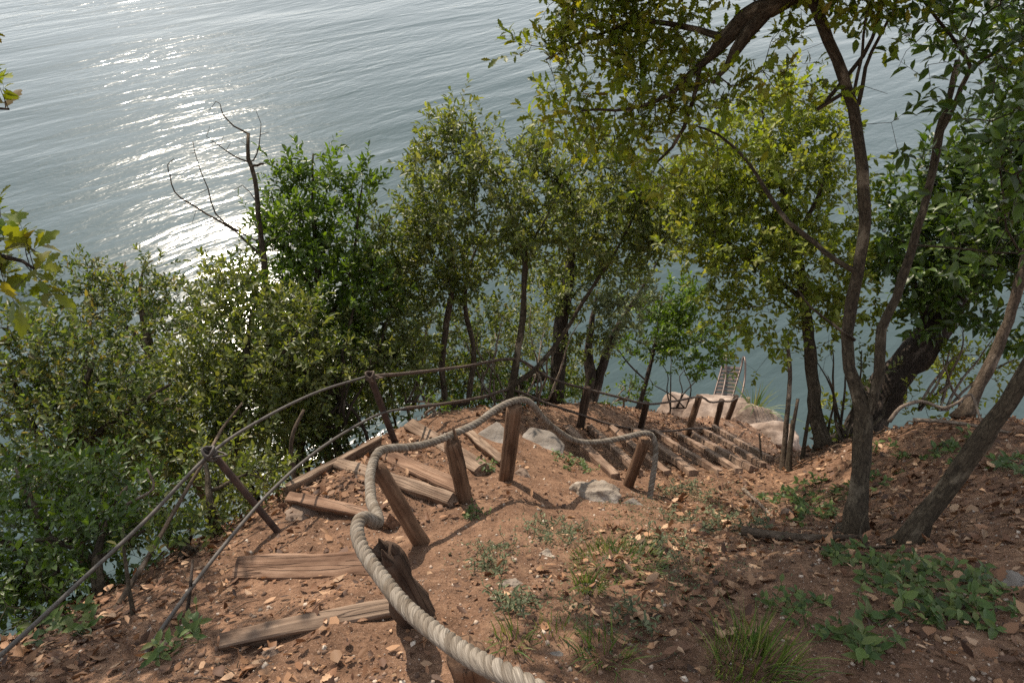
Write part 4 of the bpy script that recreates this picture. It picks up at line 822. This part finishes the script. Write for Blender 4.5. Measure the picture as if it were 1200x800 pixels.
U = [('leafy_shrub', 'dim thicket of small leaves behind the corner stake and the grey bare shrub', (470, 480), 6.4, [(440,400),(470,395),(500,400)], 71, [(450,440,6.4,34,30,.35),(490,455,6.5,34,24,.35),(440,480,6.0,36,20,.3),(470,415,6.6,40,22,.35,.8)], 'leaf_center', .05),
 ('leafy_shrub', 'dim thicket of small leaves behind the pair of thin trunks', (545, 475), 7.2, [(520,410),(550,400),(575,410)], 72, [(535,435,7.2,36,30,.4,1.1),(500,400,7.0,34,28,.35,1.0),(560,370,7.3,40,26,.35,.9),(575,445,7.3,36,24,.35,.8),(545,405,7.3,44,20,.35,.8),(540,462,7.0,36,14,.3)], 'leaf_left', .05),
 ('leafy_shrub', 'olive thicket filling the gap between the rope-carrying tree and the thick dark trunk', (630, 475), 7.8, [(610,410),(635,400),(655,410)], 73, [(625,430,7.9,34,34,.4,.8),(630,385,7.9,40,22,.4,.8),(680,435,8.4,26,28,.35,.7),(660,458,8.0,30,14,.3)], 'leaf_center', .05),
 ('leafy_shrub', 'shaded bush on the drop below the hooked grey branch', (340, 540), 5.2, [(320,480),(345,470),(370,480)], 74, [(330,500,5.2,40,30,.3),(370,500,5.3,36,30,.3,.8),(310,540,4.8,34,26,.25),(350,545,4.9,26,16,.2,.8),(400,500,5.4,30,24,.25,.9),(350,475,5.4,34,22,.25,1),(385,525,5.1,30,18,.2,.9)], 'leaf_left', .046),
 ('leafy_shrub', 'shaded bush at the brink between the leaning iron stake and the edge board', (300, 590), 4.0, [(285,560),(300,550),(315,560)], 75, [(295,565,4.0,26,20,.2,.9),(270,560,4.1,24,20,.2,.9),(250,590,3.6,26,18,.2,.8),(325,560,4.2,18,14,.15,.8)], 'leaf_center', .042),
 ('leafy_shrub', 'low leafy shrub in the shade right of the long dead branch', (215, 660), 3.0, [(205,630),(220,620),(235,635)], 76, [(215,640,3.05,30,18,.16,.8),(180,660,2.85,26,18,.15,.8),(245,625,3.2,22,14,.14,.7)], 'leaf_left', .04),
 ('leafy_shrub', 'thin leafy shrub right of the stakes at the foot of the massive dark trunk', (1010, 500), 5.0, [(1000,450),(1020,440),(1045,460)], 77, [(990,490,5.2,22,26,.25,.6),(1080,470,5.0,28,16,.2,.7)], 'leaf_pale', .05)]
for nm, lb, bs_, d, tops, sd, bl, lf, sz in U:
    shrub(nm, lb, bs_, d, tops, 40, sd, bl, leaf=lf, bark='bark', group=None, size=sz, lai=1.7)
# poles and bare stems near the end of the stairs
def stick(name, label, pxs, r, mat, cat='stick', group=None, ground=True, sides=7):
    rows = PX([(*q, r) for q in pxs])
    if ground:
        gz = hgt(rows[:, 0], rows[:, 1]); rows[0, 2] = min(rows[0, 2], gz[0] - .03)
    pth = spline(rows, .03)[:, :3]; t = np.linspace(1, .55, len(pth))
    mb = MB(); mb.tube(pth, r * t, sides, True, .15, len(label)); return tag(mb.build(name, M[mat], None, pth[0]), label, cat, group)
SG = 'cut stakes by the lower flight'
stick('stake', 'tall leaning stake nearest the rocky ledge, topped by a few leaves', [(916,562,4.6),(921,500,4.65),(926,440,4.7),(922,400,4.72)], .022, 'bark_light', 'stake', SG)
stick('stake', 'thin cut stake right of the tall leaning stake', [(921,562,4.55),(928,510,4.6),(935,467,4.62)], .019, 'bark_light', 'stake', SG)
stick('stake', 'short blunt stake in front of the other stakes', [(924,560,4.5),(926,525,4.52),(929,492,4.55)], .022, 'bark', 'stake', SG)
stick('stake', 'darker leaning stake closest to the pale-crowned tree', [(938,556,4.7),(944,510,4.7),(950,470,4.7),(946,440,4.7)], .016, 'bark', 'stake', SG)
stick('stake', 'lone thin stick standing beside the lowest timber steps', [(895,566,4.9),(892,535,4.9),(890,508,4.95)], .011, 'bark_light', 'stake', SG)
stick('fallen_log', 'smooth fallen log lying across the foot of the double-stemmed tree', [(870,622,2.93),(905,627,2.86),(950,630,2.8),(1012,629,2.76)], .022, 'bark_light', 'log', None, False)
stick('fallen_branch', 'pale peeled stick lying beside the pale upright stone', [(871,573,4.05),(888,588,3.75),(906,606,3.45)], .013, 'deadwood', 'branch', None, False)
stick('fallen_branch', 'thin dark rod lying over the green ground plants', [(948,642,2.66),(1040,641,2.58),(1124,639,2.5)], .006, 'bark', 'branch', None, False)
stick('fallen_branch', 'short twig forking below the double-stemmed tree', [(1018,642,2.6),(1008,625,2.72),(1015,600,2.8)], .006, 'bark', 'branch', None, False)
stick('dead_branch', 'long dead branch leaning behind the upper grey cable', [(128,722,2.5),(175,650,2.7),(215,580,2.95),(248,525,3.1),(262,500,3.2),(284,472,3.3)], .011, 'bark_light', 'branch')
stick('dead_branch', 'hooked grey branch behind the lower cable above the edge board', [(345,568,3.9),(341,530,3.95),(344,505,3.95),(356,480,4.0)], .017, 'bark_light', 'branch')
stick('dead_branch', 'forked dead twig in the dark bush left of the leaning iron stake', [(110,620,3.0),(150,590,3.0),(180,572,3.0),(172,548,3.0)], .009, 'deadwood', 'branch', None, False)
stick('dead_branch', 'slim dead stem standing in the shade under the upper grey cable', [(157,728,2.4),(150,680,2.45),(145,640,2.5)], .010, 'bark', 'branch')
stick('dead_branch', 'short dead stem standing between the two grey cables', [(215,745,2.35),(222,700,2.4),(226,655,2.45)], .008, 'bark_dark', 'branch')
stick('dead_branch', 'arched pale twig on the crest of the right bank', [(1042,494,4.2),(1055,478,4.2),(1080,470,4.2),(1105,478,4.15),(1125,470,4.1),(1138,462,4.1),(1150,495,4.0)], .012, 'deadwood', 'branch', None, False)
stick('dead_branch', 'grey fallen branch across the crest of the right bank', [(1070,492,4.05),(1120,495,3.9),(1190,508,3.7)], .014, 'deadwood', 'branch', None, False)
stick('dead_branch', 'thin straight twig among dead leaves right of the lowest step log', [(300,702,2.55),(330,700,2.52),(352,690,2.55)], .006, 'bark_dark', 'branch', None, False)

# ================================================================== GROUND LAYER
def scatter(n_, dens, box=(-2.6, 4.2, .4, 7.6), seed=0):
    rg = np.random.default_rng(seed); out = []
    x = box[0] + (box[1] - box[0]) * rg.random(n_); y = box[2] + (box[3] - box[2]) * rg.random(n_) ** 1.5
    k = rg.random(n_) < dens(x, y); x, y = x[k], y[k]
    return np.c_[x, y, hgt(x, y)], rg
def cluster(x, y, f=1.9, s=31, lo=-.05, hi=.22): return np.clip((vnoise(x * f, y * f, s) + .5 * vnoise(x * f * 2.7, y * f * 2.7, s + 1) - lo) / (hi - lo), 0, 1)
def path_mask(x, y):
    """1 on the trodden earth, 0 on the littered banks"""
    q = np.array([G(*p)[:2] for p in ((600, 790), (500, 700), (600, 620), (640, 570), (560, 560), (620, 520), (720, 540), (800, 540))])
    r_ = np.array([.35, .28, .30, .35, .35, .3, .35, .5]); d = np.sqrt((x[:, None] - q[:, 0]) ** 2 + (y[:, None] - q[:, 1]) ** 2) / r_
    return np.exp(-(d.min(1)) ** 2)
_st = [(G(*a)[:2], G(*b_)[:2]) for a, b_, _l in lower]
def on_step(x, y):
    d = np.full(len(x), 9.0)
    for a, b_ in _st:
        e = b_ - a; t = np.clip(((x - a[0]) * e[0] + (y - a[1]) * e[1]) / (e @ e), 0, 1); d = np.minimum(d, np.hypot(x - a[0] - t * e[0], y - a[1] - t * e[1]))
    return np.where(d < .07, .12, 1.0)
lit_d = lambda x, y: on_step(x, y) * np.clip((.08 + .5 * np.clip((x - .75) * 1.4, 0, 1) + .4 * np.clip((-.85 - x) * 2, 0, 1) + .75 * cluster(x, y)) * (1 - .92 * path_mask(x, y)), 0, 1)
p_, rg = scatter(95000, lit_d, seed=3); nn_ = hnorm(p_[:, 0], p_[:, 1]); k = len(p_)
Zl = unit(nn_ + rg.normal(0, .42, (k, 3))); Xl = unit(np.cross(Zl, rg.normal(size=(k, 3)))); ln = .010 + .050 * rg.random(k) ** 2.0; ln *= 1 - .45 * path_mask(p_[:, 0], p_[:, 1])
q_ = p_ + nn_ * (.004 + .014 * rg.random((k, 1))); wd_ = ln * (.30 + .5 * rg.random(k)); rn_ = rg.random((k, 3)); cu_ = 1.1 * rg.normal(0, 1, k)
kind_ = rg.random(k); pr_ = []
for tp_, lo_, hi_ in (('fine', 0, .5), ('oak', .5, .72), ('simple', .72, 1.1)):
    w_ = (kind_ >= lo_) & (kind_ < hi_); pr_.append(inst(tp_, q_[w_], Xl[w_], Zl[w_], ln[w_], wd_[w_], rn_[w_], cu_[w_]))
o_ = inst_obj('leaf_litter', M['litter'], pr_); o_['kind'] = 'stuff'
# stone chips
gt = np.array([(1, 0, 0), (-1, 0, 0), (0, 1, 0), (0, -1, 0), (0, 0, .8), (0, 0, -.6), (.6, .6, .35), (-.6, -.5, .4)], float)
gravel_t = (gt, [(0, 6, 4), (6, 2, 4), (2, 1, 4), (1, 7, 4), (7, 3, 4), (3, 0, 4), (0, 2, 6), (2, 5, 1), (1, 3, 7), (3, 5, 0), (0, 5, 2), (1, 5, 3)])
p_, rg = scatter(120000, lambda x, y: .35 + .5 * cluster(x, y, 2.2, 51), seed=4); k = len(p_)
sz = .0022 + .011 * rg.random(k) ** 7
o_ = inst_obj('gravel', M['gravel'], [inst(gravel_t, p_ + np.array([0, 0, .001]), rg.normal(size=(k, 3)), rg.normal(size=(k, 3)), sz, sz * (.6 + .4 * rg.random(k)), np.c_[rg.random(k) ** 1.3, rg.random((k, 2))])]); o_['kind'] = 'stuff'
# small twigs in the litter
p_, rg = scatter(2600, lambda x, y: .7 * lit_d(x, y), seed=6); k = len(p_); mbx = MB(); nn_ = hnorm(p_[:, 0], p_[:, 1])
for i in range(k):
    t = unit(np.cross(nn_[i], rg.normal(size=3))); L = .03 + .13 * rg.random() ** 2; b0 = p_[i] + nn_[i] * .008
    mbx.tube(np.array([b0 - t * L / 2, b0 + nn_[i] * .006 + rg.normal(0, .006, 3), b0 + t * L / 2]), [.0016, .0019, .001], 4, False, 0, i * .1)
o_ = mbx.build('twig_litter', M['bark_light']); o_['kind'] = 'stuff'

def cover(x, y):
    q = np.array([G(*p)[:2] for p in ((690, 645), (740, 640), (800, 610), (840, 590), (650, 640), (775, 665), (590, 655), (940, 600), (700, 720))]); r_ = np.array([.22, .25, .3, .3, .14, .2, .12, .25, .14])
    d = (np.sqrt((x[:, None] - q[:, 0]) ** 2 + (y[:, None] - q[:, 1]) ** 2) / r_).min(1)
    return np.exp(-d ** 2) * np.clip(.15 + 2.2 * (vnoise(x * 7, y * 7, 71) + .5 * vnoise(x * 19, y * 19, 72) + .15), 0, 1)
p_, rg = scatter(90000, cover, box=(-.6, 2.6, .6, 3.6), seed=9); k = len(p_)
hh = .004 + .022 * rg.random(k); ln = .006 + .010 * rg.random(k)
o_ = inst_obj('ground_cover', M['herb_grey'], [inst('simple', p_ + np.c_[np.zeros((k, 2)), hh], np.c_[rg.normal(size=(k, 2)), .3 + .6 * rg.random(k)], rg.normal(size=(k, 3)) * .6 + np.array([0, 0, 1]), ln, ln * .4)]); o_['kind'] = 'stuff'
# grass tufts and herbs: individuals
def blades(c, n_, h, spread, rg, w=.0022, lean=.5):
    """curved blades as one mesh (V, faces, rnd)"""
    a = rg.random(n_) * 6.283; r_ = spread * np.sqrt(rg.random(n_)); x = c[0] + r_ * np.cos(a); y = c[1] + r_ * np.sin(a)
    b0 = np.c_[x, y, hgt(x, y) - .004]; hh = h * (.45 + .7 * rg.random(n_)); dr = np.c_[np.cos(a + rg.normal(0, .6, n_)), np.sin(a + rg.normal(0, .6, n_)), np.zeros(n_)]
    ln = lean * (.3 + rg.random(n_)); sd = np.c_[-dr[:, 1], dr[:, 0], np.zeros(n_)]; rows = []
    for t, ww in ((0, 1), (.35, .9), (.7, .6), (1, .05)):
        p0 = b0 + dr * (hh * ln * t * t)[:, None] + np.array([0, 0, 1.0]) * (hh * (t - .35 * ln * t * t))[:, None]
        rows += [p0 - sd * w * ww, p0 + sd * w * ww]
    V = np.stack(rows, 1).reshape(-1, 3); bs = (np.arange(n_) * 8)[:, None]
    lv = (bs + np.array([0, 1, 3, 2, 2, 3, 5, 4, 4, 5, 7, 6])[None]).ravel(); lt = np.full(n_ * 3, 4)
    return V, (lv, np.arange(n_ * 3) * 4, lt), np.repeat(np.c_[rg.random((n_, 3)), np.ones(n_)][:, None], 8, 1).reshape(-1, 4)
def tuft(label, px, py, n_, h, sp, seed, lean=.6, w=.0019):
    rg = np.random.default_rng(seed); c0 = G(px, py)
    return tag(inst_obj('grass_tuft', M['grass'], [blades(c0, n_, h, sp, rg, w, lean)], None, c0), label, 'grass', 'grass tufts on the path')
tuft('tallest lush grass tuft at the bottom edge of the photo', 885, 785, 260, .17, .12, 1, .42)
tuft('dense bright grass tuft in the middle of the slope behind the dry stalks', 722, 655, 420, .06, .17, 2, .8)
tuft('small spiky grass tuft just below the dense bright tuft', 688, 690, 90, .085, .05, 3, .5)
tuft('sparse grass tuft near the bottom edge left of the tallest tuft', 708, 772, 70, .10, .07, 4)
tuft('thin grass wisps beside the brown flat stone', 598, 752, 45, .08, .05, 5)
tuft('short grass tuft between two dead leaves at the bottom', 650, 742, 40, .06, .06, 6)
rg = np.random.default_rng(77); c0 = P(885, 478, 11.3); 
tag(inst_obj('grass_tuft', M['grass'], [(lambda V, f, c_: (np.c_[V[:, 0], V[:, 1], V[:, 2] - hgt(V[:1, 0], V[:1, 1])[0] + c0[2]], f, c_))(*blades(c0, 60, .55, .12, rg, .008, .9))], None, c0), 'long pale grass growing on the blocky boulder at the water', 'grass', 'grass tufts on the path')
def herb(label, px, py, n_, sp, size, seed, mat='herb', wid=.5, hh=.05, tpl='fine', name='ground_plant', group='low plants on the slope'):
    rg = np.random.default_rng(seed); c0 = G(px, py); a = rg.random(n_) * 6.283; r_ = sp * np.sqrt(rg.random(n_))
    x = c0[0] + r_ * np.cos(a); y = c0[1] + r_ * np.sin(a) * .9; b0 = np.c_[x, y, hgt(x, y)]; st = MB(); ps, Xs, Zs = [], [], []
    for i in range(n_):
        top = b0[i] + np.array([*rg.normal(0, hh * .5, 2), hh * (.4 + .9 * rg.random())])
        mid = (c0 + b0[i]) / 2; mid[2] = hgt(mid[:1], mid[1:2])[0] + .002; st.tube(np.array([c0 + [0, 0, .002], mid, b0[i] + [0, 0, .002]]), .0012, 4, False)
        st.tube(np.array([b0[i] - [0, 0, .01], (b0[i] + top) / 2 + rg.normal(0, .006, 3), top]), .0013, 4, False)
        kk = rg.integers(4, 8)
        for q in range(kk):
            t = .35 + .65 * q / (kk - 1); th = 2.4 * q + rg.random(); ps.append(b0[i] + (top - b0[i]) * t); Xs.append((math.cos(th), math.sin(th), .25 + rg.normal() * .2)); Zs.append((rg.normal() * .25, rg.normal() * .25, 1))
    k = len(ps); ln = size * (.55 + .7 * rg.random(k)); V = np.concatenate(st.V)
    lt = np.array([len(f) for f in st.F]); stems_ = (V, (np.concatenate([np.array(f) for f in st.F]), None, lt), np.tile([.5, .3, .5, 1], (len(V), 1)))
    rt = tag(inst_obj(name, M[mat], [inst(tpl, np.array(ps), np.array(Xs), np.array(Zs, float), ln, ln * wid * (.85 + .3 * rg.random(k))), stems_], None, c0), label, 'plant', group)
    return rt
herb('broad-leaved green plants below the thin dark rod, upper left of the patch', 1012, 660, 26, .14, .034, 1)
herb('dense broad-leaved green plants in the middle of the patch under the leaning trunk', 1078, 682, 30, .17, .036, 2)
herb('broad-leaved plant at the right end of the green patch', 1138, 690, 16, .13, .036, 3)
herb('bright broad-leaved plant with its leaves spread low below the patch', 1046, 722, 12, .08, .040, 4)
herb('solitary broad-leaved plant at the lower right among dead leaves', 1125, 726, 8, .05, .05, 5)
herb('small green seedling near the bottom edge right of the tall grass', 1010, 760, 10, .09, .042, 6)
herb('green plants around the pale upright stone', 955, 585, 40, .28, .038, 7)
herb('green plants at the foot of the double-stemmed tree', 958, 605, 20, .17, .035, 8)
herb('green plants on the crest of the right bank', 1075, 535, 26, .26, .04, 9)
herb('leafy clump on the shaded right edge of the bank', 1185, 550, 14, .14, .045, 10)
herb('grey green herbs beside the white rock', 800, 575, 34, .24, .02, 11, 'herb_grey')
herb('dry feathery herbs right of the white rock', 838, 615, 40, .26, .022, 12, 'herb_grey')
herb('grey tuft of herbs in the middle of the earth path', 572, 668, 22, .07, .018, 13, 'herb_grey', .35)
herb('dark grey herbs below the whitish crumbly stone', 610, 705, 26, .08, .02, 14, 'herb_grey', .35)
herb('fine herbs near the foot of the split dark brown rope post', 578, 640, 16, .08, .016, 15, 'herb_grey', .35)
herb('small herbs in front of the grey stone slabs', 672, 545, 26, .14, .026, 16, 'herb')
herb('tiny green sprig at the foot of the narrow leaning step plank', 572, 553, 9, .05, .03, 17)
herb('green sprigs in the shade under the lower grey cable', 215, 755, 12, .07, .04, 18)
herb('green sprigs at the lower left corner of the path edge', 88, 735, 14, .12, .04, 19)
herb('pale green herbs up the slope behind the dense bright grass tuft', 650, 625, 30, .16, .018, 20, 'herb_grey', .4)
herb('scattered herbs at the right of the dense bright grass tuft', 775, 640, 30, .18, .02, 21, 'herb_grey', .4)
herb('green herbs growing by the sawn end of a step beam', 552, 606, 10, .05, .02, 22)
herb('green sprigs among dead leaves right of the tallest grass tuft', 940, 720, 16, .12, .028, 23)
herb('pale herbs in the earth above the sparse grass tuft', 740, 720, 16, .10, .02, 24, 'herb_grey', .4)

# ================================================================== LIGHT
W = bpy.data.worlds.new('World'); S.world = W; W.use_nodes = True; nt = W.node_tree
bg = nt.nodes['Background']; sky = nt.nodes.new('ShaderNodeTexSky'); sky.sky_type = 'NISHITA'; sky.sun_disc = False
sky.sun_elevation = SUN_EL; sky.sun_rotation = SUN_AZ; sky.dust_density = .2; sky.air_density = 1.0; sky.ozone_density = 1.6
tcw = nt.nodes.new('ShaderNodeTexCoord'); cn = noise(nt, mapping(nt, tcw.outputs['Generated'], (2.2, 2.2, 5.0)), 1, 5, .6)
veil = ramp(nt, cn.outputs['Fac'], [(.3, (.6, .6, .6)), (.7, (.95, .95, .95))])          # a thin layer of pale cloud in front of the blue
sz_ = N(nt, 'ShaderNodeSeparateXYZ'); nt.links.new(tcw.outputs['Generated'], sz_.inputs[0])
low = ramp(nt, sz_.outputs['Z'], [(.0, (19, 18.6, 18.2)), (.35, (14.4, 14.7, 15.3)), (.62, (8.2, 8.7, 9.5)), (1.0, (6.0, 6.4, 7.2))])   # haze is deeper towards the horizon
cmix = mixc(nt, veil.outputs[0], sky.outputs[0], low.outputs[0])
nt.links.new(cmix, bg.inputs[0]); bg.inputs[1].default_value = .10
sl = bpy.data.lights.new('sun', 'SUN'); sl.energy = 5.0; sl.angle = R(.53); sl.color = (1, .88, .73)
so = bpy.data.objects.new('sun', sl); COL.objects.link(so); so.location = (-10, 20, 30)
d_ = Vector(SD)
so.rotation_euler = d_.to_track_quat('Z', 'Y').to_euler()
vs = S.view_settings; vs.view_transform = 'Standard'; vs.look = 'None'; vs.gamma = 1; vs.exposure = .48; vs.use_curve_mapping = False
S.render.engine = 'CYCLES'; cy = S.cycles
cy.max_bounces = 6; cy.diffuse_bounces = 4; cy.glossy_bounces = 3; cy.transmission_bounces = 3; cy.transparent_max_bounces = 4
cy.use_denoising = False; cy.sample_clamp_indirect = 4; cy.caustics_reflective = False; cy.caustics_refractive = False
